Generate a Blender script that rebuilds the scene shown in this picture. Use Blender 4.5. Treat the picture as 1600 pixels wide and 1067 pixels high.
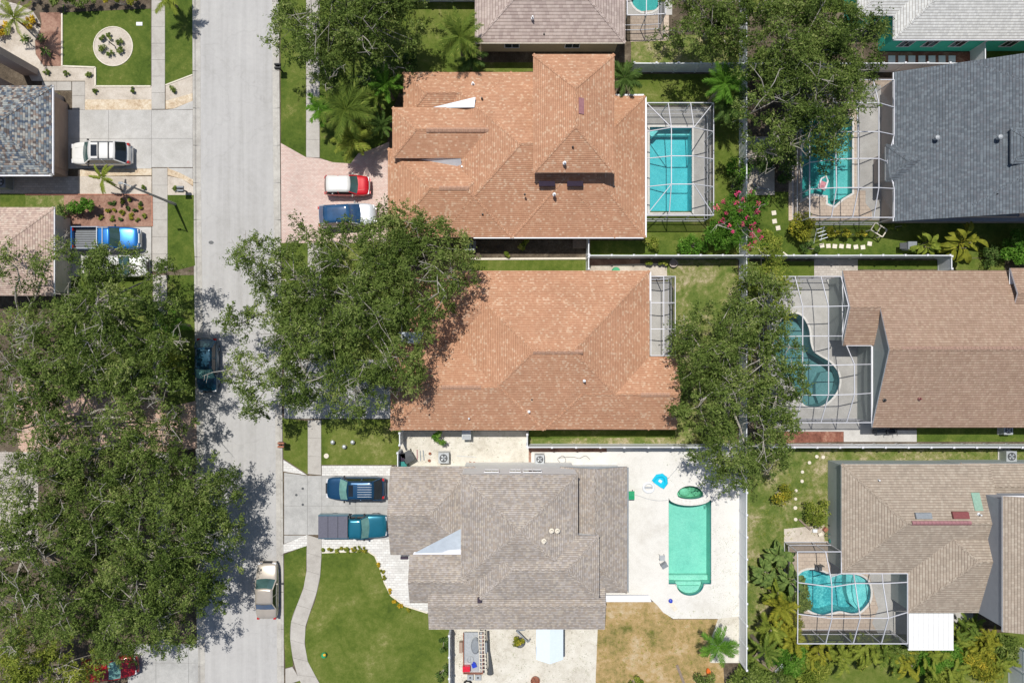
import bpy, bmesh, math, random
import numpy as np
from mathutils import Vector, Matrix, noise
from mathutils.geometry import tessellate_polygon
random.seed(7); rng = np.random.default_rng(11)
for _o in list(bpy.data.objects): bpy.data.objects.remove(_o)
SC = bpy.context.scene; COL = SC.collection
# ---------------------------------------------------------------- camera, sky, sun, exposure
H = 56.0; K = 19.0
cam_d = bpy.data.cameras.new('camera'); cam = bpy.data.objects.new('camera', cam_d); COL.objects.link(cam)
cam.location = (0, 0, H); cam.rotation_euler = (0, 0, 0)
cam_d.sensor_width = 36; cam_d.lens = 36*H/(1600/K); cam_d.clip_start = .5; cam_d.clip_end = 3000
SC.camera = cam
SX, SY = 0.15, -0.34                     # ground shadow of a 1 m post
W = bpy.data.worlds.new('World'); SC.world = W; W.use_nodes = True
wn = W.node_tree; bgn = wn.nodes['Background']
sky = wn.nodes.new('ShaderNodeTexSky'); sky.sky_type = 'NISHITA'; sky.sun_disc = False
sky.sun_elevation = math.atan2(1, math.hypot(SX, SY)); sky.sun_rotation = math.atan2(-SX, -SY)
wn.links.new(sky.outputs[0], bgn.inputs[0]); bgn.inputs[1].default_value = 0.085
sd = bpy.data.lights.new('sun', 'SUN'); sd.energy = 4.3; sd.angle = math.radians(.55); sd.color = (1, .965, .9)
sun = bpy.data.objects.new('sun', sd); COL.objects.link(sun)
sun.rotation_euler = Vector((-SX, -SY, 1)).to_track_quat('Z', 'Y').to_euler(); sun.location = (-10, 20, 60)
SC.view_settings.view_transform = 'Standard'; SC.view_settings.look = 'None'
SC.view_settings.exposure = 0.02; SC.view_settings.gamma = 1; SC.view_settings.use_curve_mapping = False

# ---------------------------------------------------------------- helpers
Z0 = 0.12                                # yards lie a kerb above the road
def P(px, py, z=Z0):
    s = (H-z)/H
    return Vector(((px-800)/K*s, (533.5-py)/K*s, z))
def xy(px, py, z=Z0):
    v = P(px, py, z); return v.x, v.y
def tag(o, label=None, cat=None, group=None, kind=None):
    if label: o['label'] = label
    if cat: o['category'] = cat
    if group: o['group'] = group
    if kind: o['kind'] = kind
    return o
def empty(name, loc, label, cat, group=None, rz=0):
    o = bpy.data.objects.new(name, None); COL.objects.link(o); o.location = loc; o.rotation_euler = (0, 0, rz)
    o.empty_display_size = .3
    return tag(o, label, cat, group)
def link(name, me, parent=None, loc=(0, 0, 0), rz=0):
    o = bpy.data.objects.new(name, me); COL.objects.link(o); o.location = loc; o.rotation_euler = (0, 0, rz)
    if parent: o.parent = parent
    return o
def dup(root, loc, rz=0, label=None, group=None, scale=1):
    r = root.copy(); COL.objects.link(r); r.location = loc; r.rotation_euler = (0, 0, rz); r.scale = (scale,)*3
    if label: r['label'] = label
    if group: r['group'] = group
    for ch in list(root.children):
        c = ch.copy(); COL.objects.link(c); c.parent = r
        for g in list(ch.children):
            d = g.copy(); COL.objects.link(d); d.parent = c
    return r
class MB:
    def __init__(s): s.v = []; s.f = []; s.m = []; s.uv = []
    def face(s, pts, m=0, uv=None):
        i = len(s.v); s.v += [tuple(p) for p in pts]; s.f.append(tuple(range(i, i+len(pts)))); s.m.append(m)
        s.uv += (uv if uv else [(p[0], p[1]) for p in pts])
    def box(s, x0, x1, y0, y1, z0, z1, m=0, M=None):
        c = [Vector(p) for p in ((x0,y0,z0),(x1,y0,z0),(x1,y1,z0),(x0,y1,z0),(x0,y0,z1),(x1,y0,z1),(x1,y1,z1),(x0,y1,z1))]
        if M: c = [M @ p for p in c]
        for q in ((3,2,1,0),(4,5,6,7),(0,1,5,4),(1,2,6,5),(2,3,7,6),(3,0,4,7)): s.face([c[k] for k in q], m)
    def bar(s, a, b, w, h=None, m=0):
        a = Vector(a); b = Vector(b); d = b-a; L = d.length
        if L < 1e-5: return
        q = d.to_track_quat('X', 'Z').to_matrix().to_4x4(); M = Matrix.Translation(a) @ q; h = h or w
        s.box(0, L, -w/2, w/2, -h/2, h/2, m, M)
    def tube(s, pts, rad, n=6, m=0, cap=True):
        rings = []
        for i, p in enumerate(pts):
            p = Vector(p); a = Vector(pts[max(i-1, 0)]); b = Vector(pts[min(i+1, len(pts)-1)])
            q = (b-a).to_track_quat('Z', 'Y'); r = rad[i] if hasattr(rad, '__len__') else rad
            rings.append([p + q @ Vector((r*math.cos(t*2*math.pi/n), r*math.sin(t*2*math.pi/n), 0)) for t in range(n)])
        for i in range(len(rings)-1):
            for t in range(n):
                s.face([rings[i][t], rings[i][(t+1) % n], rings[i+1][(t+1) % n], rings[i+1][t]], m)
        if cap: s.face(rings[-1], m); s.face(rings[0][::-1], m)
    def lathe(s, prof, n=16, m=0, c=(0, 0), ex=1):
        for i in range(len(prof)-1):
            (r0, z0), (r1, z1) = prof[i], prof[i+1]
            for t in range(n):
                a, b = t*2*math.pi/n, (t+1)*2*math.pi/n
                q = [(c[0]+r0*math.cos(a)*ex, c[1]+r0*math.sin(a), z0), (c[0]+r0*math.cos(b)*ex, c[1]+r0*math.sin(b), z0),
                     (c[0]+r1*math.cos(b)*ex, c[1]+r1*math.sin(b), z1), (c[0]+r1*math.cos(a)*ex, c[1]+r1*math.sin(a), z1)]
                if r1 < 1e-6: q = q[:3]
                elif r0 < 1e-6: q = [q[0], q[2], q[3]]
                s.face(q, m)
    def mesh(s, name, mats, smooth=False, weld=False):
        me = bpy.data.meshes.new(name); me.from_pydata(s.v, [], s.f)
        for mt in (mats if isinstance(mats, (list, tuple)) else [mats]): me.materials.append(mt)
        me.polygons.foreach_set('material_index', s.m)
        ul = me.uv_layers.new(name='UVMap'); ul.data.foreach_set('uv', [c for u in s.uv for c in u])
        if weld:
            bm = bmesh.new(); bm.from_mesh(me); bmesh.ops.remove_doubles(bm, verts=bm.verts, dist=1e-4)
            bmesh.ops.recalc_face_normals(bm, faces=bm.faces); bm.to_mesh(me); bm.free()
        if smooth: me.polygons.foreach_set('use_smooth', [True]*len(me.polygons))
        me.update(); return me
    def build(s, name, mats, parent=None, smooth=False, weld=False, loc=(0, 0, 0), rz=0):
        return link(name, s.mesh(name, mats, smooth, weld), parent, loc, rz)
def spline(pts, n=8, closed=False):
    out = []; N = len(pts); rngi = range(N if closed else N-1)
    for i in rngi:
        p = [pts[(i+k-1) % N] if closed else pts[min(max(i+k-1, 0), N-1)] for k in range(4)]
        for j in range(n):
            t = j/n
            out.append(tuple(.5*(2*p[1][c]+(p[2][c]-p[0][c])*t+(2*p[0][c]-5*p[1][c]+4*p[2][c]-p[3][c])*t*t+(3*p[1][c]-p[0][c]-3*p[2][c]+p[3][c])*t**3) for c in (0, 1)))
    if not closed: out.append(tuple(pts[-1][:2]))
    return out

def asphalt(name):
    m, nt, bs = new(name); pos = posn(nt); mp = N(nt, 'ShaderNodeMapping'); mp.inputs['Scale'].default_value = (1.5, .05, 1); nt.links.new(pos, mp.inputs[0])
    st = noiz(nt, mp.outputs[0], 1.3, 3, .6); big = noiz(nt, pos, .25, 4, .7, .8); gr = noiz(nt, pos, 38, 2, .8); md = noiz(nt, pos, 2.6, 4, .7)
    s = mth(nt, 'ADD', mth(nt, 'MULTIPLY', st, .45), mth(nt, 'ADD', mth(nt, 'MULTIPLY', big, .3), mth(nt, 'MULTIPLY', md, .25)))
    s = mth(nt, 'ADD', mth(nt, 'MULTIPLY', mth(nt, 'SUBTRACT', s, .5), 2.6), .5)
    col = ramp(nt, s, [(.05, (.335, .325, .31)), (.5, (.415, .405, .395)), (.95, (.475, .465, .45))])
    v = N(nt, 'ShaderNodeTexVoronoi', feature='DISTANCE_TO_EDGE'); v.inputs['Scale'].default_value = .16
    dv = N(nt, 'ShaderNodeVectorMath', operation='ADD'); nn = N(nt, 'ShaderNodeTexNoise'); nn.inputs['Scale'].default_value = .9; nn.inputs['Detail'].default_value = 5; nt.links.new(pos, nn.inputs['Vector'])
    sc_ = N(nt, 'ShaderNodeVectorMath', operation='SCALE'); sc_.inputs['Scale'].default_value = 1.6; nt.links.new(nn.outputs['Color'], sc_.inputs[0]); nt.links.new(pos, dv.inputs[0]); nt.links.new(sc_.outputs[0], dv.inputs[1]); nt.links.new(dv.outputs[0], v.inputs['Vector'])
    ck = ramp(nt, v.outputs['Distance'], [(.0, (.72, .71, .7)), (.004, (.86, .86, .85)), (.009, (1, 1, 1))]); col = mixc(nt, col, ck, .3, 'MULTIPLY')
    oil = noiz(nt, pos, 1.1, 2, .5); col = mixc(nt, col, ramp(nt, oil, [(.72, (1, 1, 1)), (.8, (.82, .81, .8))]), 1.0, 'MULTIPLY')
    k = mth(nt, 'ADD', .84, mth(nt, 'MULTIPLY', gr, .32)); mm = N(nt, 'ShaderNodeVectorMath', operation='SCALE'); nt.links.new(col, mm.inputs[0]); nt.links.new(k, mm.inputs['Scale'])
    nt.links.new(mm.outputs[0], bs.inputs['Base Color']); bs.inputs['Roughness'].default_value = .9; bump(nt, bs, gr, .01); return m
# ---------------------------------------------------------------- materials
def new(name):
    m = bpy.data.materials.new(name); m.use_nodes = True; nt = m.node_tree
    return m, nt, nt.nodes['Principled BSDF']
def N(nt, t, **k):
    n = nt.nodes.new(t)
    for a, b in k.items(): setattr(n, a, b)
    return n
def ramp(nt, fac, stops, interp='LINEAR'):
    r = N(nt, 'ShaderNodeValToRGB'); r.color_ramp.interpolation = interp; e = r.color_ramp.elements
    while len(e) < len(stops): e.new(.5)
    for k, (p, c) in enumerate(stops): e[k].position = p; e[k].color = (*c, 1)
    nt.links.new(fac, r.inputs[0]); return r.outputs[0]
def noiz(nt, vec, sc, det=3, rough=.6, dist=0):
    n = N(nt, 'ShaderNodeTexNoise'); n.inputs['Scale'].default_value = sc; n.inputs['Detail'].default_value = det
    n.inputs['Roughness'].default_value = rough; n.inputs['Distortion'].default_value = dist
    nt.links.new(vec, n.inputs['Vector']); return n.outputs[0]
def mixc(nt, a, b, f, mode='MIX'):
    m = N(nt, 'ShaderNodeMix', data_type='RGBA', blend_type=mode)
    for s, v in ((m.inputs[0], f), (m.inputs[6], a), (m.inputs[7], b)):
        if hasattr(v, 'links') or isinstance(v, bpy.types.NodeSocket): nt.links.new(v, s)
        else: s.default_value = v if not isinstance(v, tuple) else (*v, 1)
    return m.outputs[2]
def mth(nt, op, a, b=0):
    m = N(nt, 'ShaderNodeMath', operation=op)
    for i, v in enumerate((a, b)):
        if isinstance(v, bpy.types.NodeSocket): nt.links.new(v, m.inputs[i])
        else: m.inputs[i].default_value = v
    return m.outputs[0]
def bump(nt, bs, h, dist, st=1):
    b = N(nt, 'ShaderNodeBump'); b.inputs['Distance'].default_value = dist; b.inputs['Strength'].default_value = st
    nt.links.new(h, b.inputs['Height']); nt.links.new(b.outputs[0], bs.inputs['Normal'])
def posn(nt): return N(nt, 'ShaderNodeNewGeometry').outputs['Position']
def flat(name, c, rough=.6, metal=0, spec=.5, var=.12, sc=6, coat=0):
    m, nt, bs = new(name); pos = posn(nt)
    n = noiz(nt, pos, sc, 4); lo = tuple(x*(1-var) for x in c); hi = tuple(min(1, x*(1+var)) for x in c)
    nt.links.new(ramp(nt, n, [(.3, lo), (.7, hi)]), bs.inputs['Base Color'])
    bs.inputs['Roughness'].default_value = rough; bs.inputs['Metallic'].default_value = metal
    bs.inputs['Specular IOR Level'].default_value = spec; bs.inputs['Coat Weight'].default_value = coat; bs.inputs['Coat Roughness'].default_value = .05
    return m
def ground(name, stops, big=.35, mid=2.5, fine=22, rough=.95, bd=.02, fw=.55, dots=None, dsc=3, dth=.72):
    """mottled ground: large patches plus fine grain"""
    m, nt, bs = new(name); pos = posn(nt)
    a = noiz(nt, pos, big, 4, .65, .6); b = noiz(nt, pos, mid, 4, .7); c = noiz(nt, pos, fine, 3, .75)
    s = mth(nt, 'ADD', mth(nt, 'MULTIPLY', a, .5), mth(nt, 'ADD', mth(nt, 'MULTIPLY', b, .5*(1-fw)+.1), mth(nt, 'MULTIPLY', c, .5*fw-.1)))
    s = mth(nt, 'ADD', mth(nt, 'MULTIPLY', mth(nt, 'SUBTRACT', s, .5), 3.0), .5)
    col = ramp(nt, s, stops)
    if dots:
        d = noiz(nt, pos, dsc, 2, .5); col = mixc(nt, col, dots, ramp(nt, d, [(dth, (0, 0, 0)), (dth+.04, (1, 1, 1))]))
    g = mixc(nt, col, (0, 0, 0), 0.0)
    v = mth(nt, 'ADD', .72, mth(nt, 'MULTIPLY', c, .56))
    mm = N(nt, 'ShaderNodeVectorMath', operation='SCALE'); nt.links.new(col, mm.inputs[0]); nt.links.new(v, mm.inputs['Scale'])
    nt.links.new(mm.outputs[0], bs.inputs['Base Color']); bs.inputs['Roughness'].default_value = rough
    bs.inputs['Specular IOR Level'].default_value = .2
    bump(nt, bs, c, bd); return m
def shingle(name, cols, row=.16, tab=.27, stain=.12, interp='CONSTANT', bd=.012):
    m, nt, bs = new(name); uv = N(nt, 'ShaderNodeUVMap'); uv.uv_map = 'UVMap'
    sp = N(nt, 'ShaderNodeSeparateXYZ'); nt.links.new(uv.outputs[0], sp.inputs[0])
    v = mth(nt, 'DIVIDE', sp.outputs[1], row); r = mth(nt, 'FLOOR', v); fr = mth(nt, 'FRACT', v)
    wr = N(nt, 'ShaderNodeTexWhiteNoise', noise_dimensions='1D'); nt.links.new(r, wr.inputs['W'])
    u = mth(nt, 'ADD', mth(nt, 'DIVIDE', sp.outputs[0], tab), mth(nt, 'MULTIPLY', wr.outputs[0], 7.3)); cu = mth(nt, 'FLOOR', u); fu = mth(nt, 'FRACT', u)
    cv = N(nt, 'ShaderNodeCombineXYZ'); nt.links.new(cu, cv.inputs[0]); nt.links.new(r, cv.inputs[1])
    w2 = N(nt, 'ShaderNodeTexWhiteNoise', noise_dimensions='2D'); nt.links.new(cv.outputs[0], w2.inputs['Vector'])
    col = ramp(nt, w2.outputs[0], [(i/len(cols), c) for i, c in enumerate(cols)], interp)
    pos = posn(nt); st = noiz(nt, pos, .45, 4, .6, .5); gr = noiz(nt, pos, 26, 2, .7)
    k = mth(nt, 'ADD', mth(nt, 'ADD', mth(nt, 'MULTIPLY', mth(nt, 'SUBTRACT', st, .5), stain*4.5), mth(nt, 'MULTIPLY', mth(nt, 'SUBTRACT', noiz(nt, uv.outputs[0], 1.6, 4, .7), .5), .28)), mth(nt, 'ADD', .86, mth(nt, 'MULTIPLY', gr, .28)))
    mm = N(nt, 'ShaderNodeVectorMath', operation='SCALE'); nt.links.new(col, mm.inputs[0]); nt.links.new(k, mm.inputs['Scale'])
    lap_shade = mixc(nt, mm.outputs[0], (.62, .58, .55), mth(nt, 'LESS_THAN', fr, .2), 'MULTIPLY')  # gap shading under each course, painted into the shingle colour
    nt.links.new(lap_shade, bs.inputs['Base Color']); bs.inputs['Roughness'].default_value = .92; bs.inputs['Specular IOR Level'].default_value = .2
    h = mth(nt, 'ADD', mth(nt, 'MULTIPLY', mth(nt, 'SUBTRACT', 1, fr), 1), mth(nt, 'MULTIPLY', mth(nt, 'GREATER_THAN', fu, .93), -.5))
    bump(nt, bs, mth(nt, 'ADD', h, mth(nt, 'MULTIPLY', w2.outputs[0], .5)), bd); return m
def paver(name, c1, c2, mortar, w=.22, h=.11, rot=0, msz=.008):
    m, nt, bs = new(name); pos = posn(nt); mp = N(nt, 'ShaderNodeMapping'); mp.inputs['Rotation'].default_value = (0, 0, rot)
    nt.links.new(pos, mp.inputs[0]); b = N(nt, 'ShaderNodeTexBrick'); nt.links.new(mp.outputs[0], b.inputs['Vector'])
    for k, v in (('Scale', 1), ('Mortar Size', msz), ('Brick Width', w), ('Row Height', h), ('Bias', 0)): b.inputs[k].default_value = v
    b.inputs['Color1'].default_value = (*c1, 1); b.inputs['Color2'].default_value = (*c2, 1); b.inputs['Mortar'].default_value = (*mortar, 1)
    n = noiz(nt, pos, .6, 4, .6); n2 = noiz(nt, pos, 9, 3, .7)
    k = mth(nt, 'ADD', .62, mth(nt, 'ADD', mth(nt, 'MULTIPLY', n, .4), mth(nt, 'MULTIPLY', n2, .36)))
    mm = N(nt, 'ShaderNodeVectorMath', operation='SCALE'); nt.links.new(b.outputs[0], mm.inputs[0]); nt.links.new(k, mm.inputs['Scale'])
    nt.links.new(mm.outputs[0], bs.inputs['Base Color']); bs.inputs['Roughness'].default_value = .9; bs.inputs['Specular IOR Level'].default_value = .25
    bump(nt, bs, mth(nt, 'SUBTRACT', 1, b.outputs['Fac']), .01); return m
def leafm(name, dark, light, trans=.3, yellow=None):
    m, nt, bs = new(name); nt.nodes.remove(bs); out = nt.nodes['Material Output']
    at = N(nt, 'ShaderNodeAttribute'); at.attribute_name = 'tint'
    stops = [(0, dark), (.75, light)] + ([(1, yellow)] if yellow else [])
    col = ramp(nt, at.outputs['Fac'], stops)
    d = N(nt, 'ShaderNodeBsdfPrincipled'); d.inputs['Roughness'].default_value = .7; d.inputs['Specular IOR Level'].default_value = .15; nt.links.new(col, d.inputs['Base Color'])
    t = N(nt, 'ShaderNodeBsdfTranslucent'); nt.links.new(col, t.inputs[0])
    x = N(nt, 'ShaderNodeMixShader'); x.inputs[0].default_value = trans
    nt.links.new(d.outputs[0], x.inputs[1]); nt.links.new(t.outputs[0], x.inputs[2]); nt.links.new(x.outputs[0], out.inputs[0]); return m
def water(name, c, surf=.25):
    m, nt, bs = new(name); nt.nodes.remove(bs); out = nt.nodes['Material Output']; pos = posn(nt)
    t = N(nt, 'ShaderNodeBsdfTransparent'); t.inputs[0].default_value = (*c, 1)
    g = N(nt, 'ShaderNodeBsdfGlossy'); g.inputs['Roughness'].default_value = .03
    f = N(nt, 'ShaderNodeFresnel'); f.inputs[0].default_value = 1.33
    n = noiz(nt, pos, 3.5, 4, .6, .5); b = N(nt, 'ShaderNodeBump'); b.inputs['Distance'].default_value = .05; b.inputs['Strength'].default_value = surf
    nt.links.new(n, b.inputs['Height']); nt.links.new(b.outputs[0], g.inputs['Normal']); nt.links.new(b.outputs[0], f.inputs['Normal'])
    x = N(nt, 'ShaderNodeMixShader'); nt.links.new(f.outputs[0], x.inputs[0]); nt.links.new(t.outputs[0], x.inputs[1]); nt.links.new(g.outputs[0], x.inputs[2])
    nt.links.new(x.outputs[0], out.inputs[0]); return m
def mesh_screen(name, c=(.10, .105, .11), a=.07):
    m, nt, bs = new(name); nt.nodes.remove(bs); out = nt.nodes['Material Output']
    t = N(nt, 'ShaderNodeBsdfTransparent'); d = N(nt, 'ShaderNodeBsdfDiffuse'); d.inputs[0].default_value = (*c, 1)
    lw = N(nt, 'ShaderNodeLayerWeight'); lw.inputs[0].default_value = .55
    f = mth(nt, 'ADD', a, mth(nt, 'MULTIPLY', lw.outputs['Facing'], .42))
    x = N(nt, 'ShaderNodeMixShader'); nt.links.new(f, x.inputs[0]); nt.links.new(t.outputs[0], x.inputs[1]); nt.links.new(d.outputs[0], x.inputs[2])
    nt.links.new(x.outputs[0], out.inputs[0]); return m
M = {}
M['asphalt'] = asphalt('pale asphalt')
M['joint'] = flat('sandy joint', (.2, .185, .165), .95)
M['walk'] = ground('sidewalk concrete', [(.1, (.35, .325, .295)), (.5, (.425, .40, .365)), (.9, (.48, .455, .42))], .5, 2.4, 28, .9, .004)
M['kerb'] = ground('kerb concrete', [(.2, (.36, .34, .31)), (.8, (.5, .48, .44))], .6, 3, 25, .9, .004)
M['conc'] = ground('concrete', [(.15, (0.384, 0.370, 0.346)), (.5, (0.451, 0.437, 0.413)), (.85, (0.518, 0.504, 0.480))], .35, 2, 28, .9, .004)
M['conc_d'] = ground('driveway concrete', [(.15, (.33, .325, .315)), (.5, (.41, .405, .39)), (.85, (.48, .47, .455))], .4, 2.2, 28, .9, .004)
M['white_conc'] = ground('white painted deck', [(.1, (0.563, 0.538, 0.491)), (.5, (0.644, 0.624, 0.583)), (.9, (0.696, 0.675, 0.634))], .3, 2.2, 18, .8, .003, dots=(0.471, 0.450, 0.419), dsc=9, dth=.72)
M['shell'] = ground('white shell gravel', [(.1, (.46, .42, .35)), (.5, (.60, .565, .49)), (.9, (.68, .65, .58))], .5, 3, 26, .95, .02, dots=(.36, .33, .26), dsc=5, dth=.68)
M['gravel'] = ground('pale gravel', [(.1, (.38, .325, .265)), (.5, (.51, .45, .38)), (.9, (.6, .54, .47))], .5, 4, 24, .95, .02)
M['flag'] = ground('tan flagstone', [(.1, (.36, .25, .16)), (.45, (.55, .44, .31)), (.8, (.66, .58, .46))], 1.2, 5, 14, .9, .02)
M['mulch'] = ground('red brown mulch', [(.1, (.16, .085, .06)), (.5, (.3, .17, .125)), (.9, (.42, .27, .2))], .8, 5, 22, .95, .03)
M['redmulch'] = ground('bright red mulch', [(.1, (.12, .05, .035)), (.5, (.24, .10, .07)), (.9, (.40, .24, .17))], .8, 5, 22, .95, .03)
M['soil'] = ground('dark leaf litter', [(.1, (.05, .04, .028)), (.5, (.11, .085, .06)), (.9, (.2, .165, .12))], .6, 4, 16, .95, .03)
M['grass'] = ground('lush lawn', [(.05, (0.039, 0.069, 0.009)), (.4, (0.076, 0.118, 0.016)), (.7, (0.123, 0.157, 0.028)), (.95, (0.235, 0.224, 0.078))], .35, 3.2, 20, .9, .05, .6)
M['grass2'] = ground('yellow green lawn', [(.05, (.055, .09, .012)), (.4, (.10, .14, .02)), (.7, (.155, .18, .04)), (.95, (.29, .27, .11))], .3, 2.6, 20, .9, .05, .6)
M['grass3'] = ground('patchy lawn', [(.1, (.07, .115, .018)), (.4, (.125, .165, .035)), (.6, (.22, .22, .08)), (.85, (.45, .37, .25))], .45, 2.8, 17, .9, .05, .6)
M['grass4'] = ground('dry brown lawn', [(.1, (.12, .125, .03)), (.32, (.27, .21, .08)), (.55, (.40, .275, .125)), (.9, (.52, .42, .28))], .4, 2.4, 15, .9, .04)
M['pink'] = paver('pink clay pavers', (.60, .43, .375), (.66, .53, .47), (.46, .37, .33))
M['pink2'] = paver('orange pavers', (.52, .33, .25), (.58, .42, .33), (.3, .24, .2), rot=.78)
M['wpav'] = paver('white tumbled pavers', (0.589, 0.570, 0.541), (0.703, 0.694, 0.665), (0.494, 0.475, 0.456), .34, .2)
M['gpav'] = paver('grey taupe pavers', (.4, .36, .32), (.5, .455, .41), (.32, .29, .26), .3, .2)
M['tpav'] = paver('tan deck pavers', (.5, .4, .32), (.56, .46, .37), (.4, .32, .26), .4, .3)
M['edge'] = flat('cream edging', (.66, .6, .5), .85)
M['white'] = flat('white vinyl', (.70, .72, .74), .45, var=.04)
M['whitep'] = flat('white painted metal', (.74, .74, .77), .4, var=.03)
M['bluish'] = flat('galvanised flashing', (.6, .66, .72), .35, .25, var=.08, sc=2)
M['frame'] = flat('off white aluminium', (.58, .58, .62), .45, var=.05)
M['black'] = flat('black plastic', (.02, .02, .022), .5)
M['dark'] = flat('dark grey metal', (.07, .075, .08), .5)
M['grey'] = flat('grey plastic', (.22, .24, .26), .5)
M['lgrey'] = flat('light grey metal', (.45, .47, .48), .4, .3)
M['wood'] = flat('weathered wood', (.22, .17, .13), .85, var=.3, sc=14)
M['rust'] = flat('rusty copper', (.32, .13, .08), .6, .3, var=.3)
M['maroon'] = flat('maroon metal', (.2, .055, .055), .45)
M['mauve'] = flat('faded maroon metal', (.33, .16, .17), .5)
M['green_p'] = flat('green plastic', (.02, .3, .13), .4)
M['teal_p'] = flat('teal plastic', (.02, .22, .2), .4)
M['seafoam'] = flat('pale green panel', (.24, .38, .3), .4)
M['red_p'] = flat('red plastic', (.6, .015, .04), .4)
M['blue_p'] = flat('blue plastic', (.02, .05, .45), .35)
M['cyan_p'] = flat('bright blue vinyl', (.01, .48, .68), .3)
M['yellow_p'] = flat('yellow plastic', (.75, .4, .02), .4)
M['navy'] = flat('dark navy vent', (.035, .022, .04), .5)
M['bark'] = ground('pale oak bark', [(.1, (.22, .19, .16)), (.6, (.42, .39, .34)), (.95, (.55, .52, .48))], 1.5, 7, 30, .95, .02)
M['palmbark'] = ground('palm bark', [(.1, (.14, .11, .08)), (.9, (.32, .28, .22))], 1.5, 9, 30, .95, .02)
M['w_beige'] = flat('beige stucco', (.5, .4, .27), .9, var=.07, sc=2)
M['w_tan'] = flat('brown tan stucco', (.36, .26, .2), .9, var=.07, sc=2)
M['w_taupe'] = flat('taupe stucco', (.38, .32, .29), .9, var=.07, sc=2)
M['w_cream'] = flat('cream stucco', (.62, .56, .46), .9, var=.06, sc=2)
M['w_white'] = flat('white stucco', (.72, .72, .71), .85, var=.04, sc=2)
M['w_teal'] = flat('turquoise stucco', (.05, .5, .36), .85, var=.06, sc=2)
M['w_grey'] = flat('grey green stucco', (.34, .38, .37), .9, var=.05, sc=2)
M['w_slate'] = flat('blue grey stucco', (.3, .32, .35), .9, var=.05, sc=2)
M['glass'] = flat('window glass', (.03, .045, .05), .08, 0, .8, var=.1)
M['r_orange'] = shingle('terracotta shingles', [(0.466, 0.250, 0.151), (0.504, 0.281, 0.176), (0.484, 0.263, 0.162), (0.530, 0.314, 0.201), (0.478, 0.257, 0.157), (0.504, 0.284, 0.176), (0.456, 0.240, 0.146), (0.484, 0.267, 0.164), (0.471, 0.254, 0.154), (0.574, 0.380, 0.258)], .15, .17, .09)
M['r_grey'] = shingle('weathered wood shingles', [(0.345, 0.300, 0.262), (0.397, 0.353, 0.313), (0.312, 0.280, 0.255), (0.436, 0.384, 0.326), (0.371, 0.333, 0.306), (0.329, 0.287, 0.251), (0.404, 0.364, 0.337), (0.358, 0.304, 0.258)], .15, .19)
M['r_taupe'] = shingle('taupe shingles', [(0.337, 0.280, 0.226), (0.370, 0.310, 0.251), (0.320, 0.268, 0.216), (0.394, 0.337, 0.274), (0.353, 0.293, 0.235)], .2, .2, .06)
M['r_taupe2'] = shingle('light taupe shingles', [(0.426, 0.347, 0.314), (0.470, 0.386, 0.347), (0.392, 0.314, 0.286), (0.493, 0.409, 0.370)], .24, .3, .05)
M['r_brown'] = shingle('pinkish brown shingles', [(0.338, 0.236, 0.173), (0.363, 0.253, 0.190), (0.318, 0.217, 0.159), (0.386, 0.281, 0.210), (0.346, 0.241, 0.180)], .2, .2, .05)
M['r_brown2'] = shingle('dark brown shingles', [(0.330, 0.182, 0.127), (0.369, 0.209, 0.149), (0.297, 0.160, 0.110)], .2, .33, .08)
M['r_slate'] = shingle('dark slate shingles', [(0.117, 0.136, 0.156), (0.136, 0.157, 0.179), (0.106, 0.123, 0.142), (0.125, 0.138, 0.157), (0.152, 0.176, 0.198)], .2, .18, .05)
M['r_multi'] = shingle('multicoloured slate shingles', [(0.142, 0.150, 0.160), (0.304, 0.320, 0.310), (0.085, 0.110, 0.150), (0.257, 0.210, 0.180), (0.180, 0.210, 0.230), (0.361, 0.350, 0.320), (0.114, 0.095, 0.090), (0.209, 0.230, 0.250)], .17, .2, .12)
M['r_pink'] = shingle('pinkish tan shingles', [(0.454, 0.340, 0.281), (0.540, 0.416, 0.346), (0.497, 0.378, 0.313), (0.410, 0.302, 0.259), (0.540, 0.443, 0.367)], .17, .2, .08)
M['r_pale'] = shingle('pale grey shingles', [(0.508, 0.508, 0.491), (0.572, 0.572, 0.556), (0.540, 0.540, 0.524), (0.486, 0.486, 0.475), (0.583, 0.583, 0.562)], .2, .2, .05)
M['oak'] = leafm('oak leaves', (.035, .066, .009), (.195, .27, .06), .35, (.34, .38, .13))
M['oak2'] = leafm('brighter oak leaves', (.055, .10, .015), (.21, .28, .055), .35, (.33, .38, .12))
M['lime'] = leafm('light green leaves', (.09, .14, .015), (.28, .33, .05), .35, (.45, .45, .1))
M['deep'] = leafm('deep green leaves', (.025, .06, .012), (.10, .17, .035), .3, (.2, .27, .08))
M['yel'] = leafm('yellow green leaves', (.10, .13, .012), (.34, .34, .04), .35, (.6, .46, .05))
M['gold'] = leafm('golden leaves', (.3, .2, .01), (.6, .42, .03), .3, (.8, .55, .05))
M['palm'] = leafm('palm leaves', (.04, .09, .014), (.18, .25, .04), .35, (.38, .4, .1))
M['spring'] = leafm('fresh green leaves', (.04, .12, .01), (.13, .28, .03), .35, (.26, .4, .08))
M['petal'] = leafm('pink petals', (.4, .02, .1), (.8, .08, .25), .3, (.9, .25, .2))
M['banana'] = leafm('broad leaves', (.04, .09, .018), (.22, .30, .08), .3, (.5, .5, .2))
M['screen'] = mesh_screen('insect screen')
M['water'] = water('clear pool water', (.62, .93, .94), .5); M['water_g'] = water('green pool water', (.78, .97, .92), .5); M['water_d'] = water('murky pool water', (.52, .68, .69), .5); M['water_t'] = water('teal pool water', (.5, .84, .84), .5)
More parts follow.
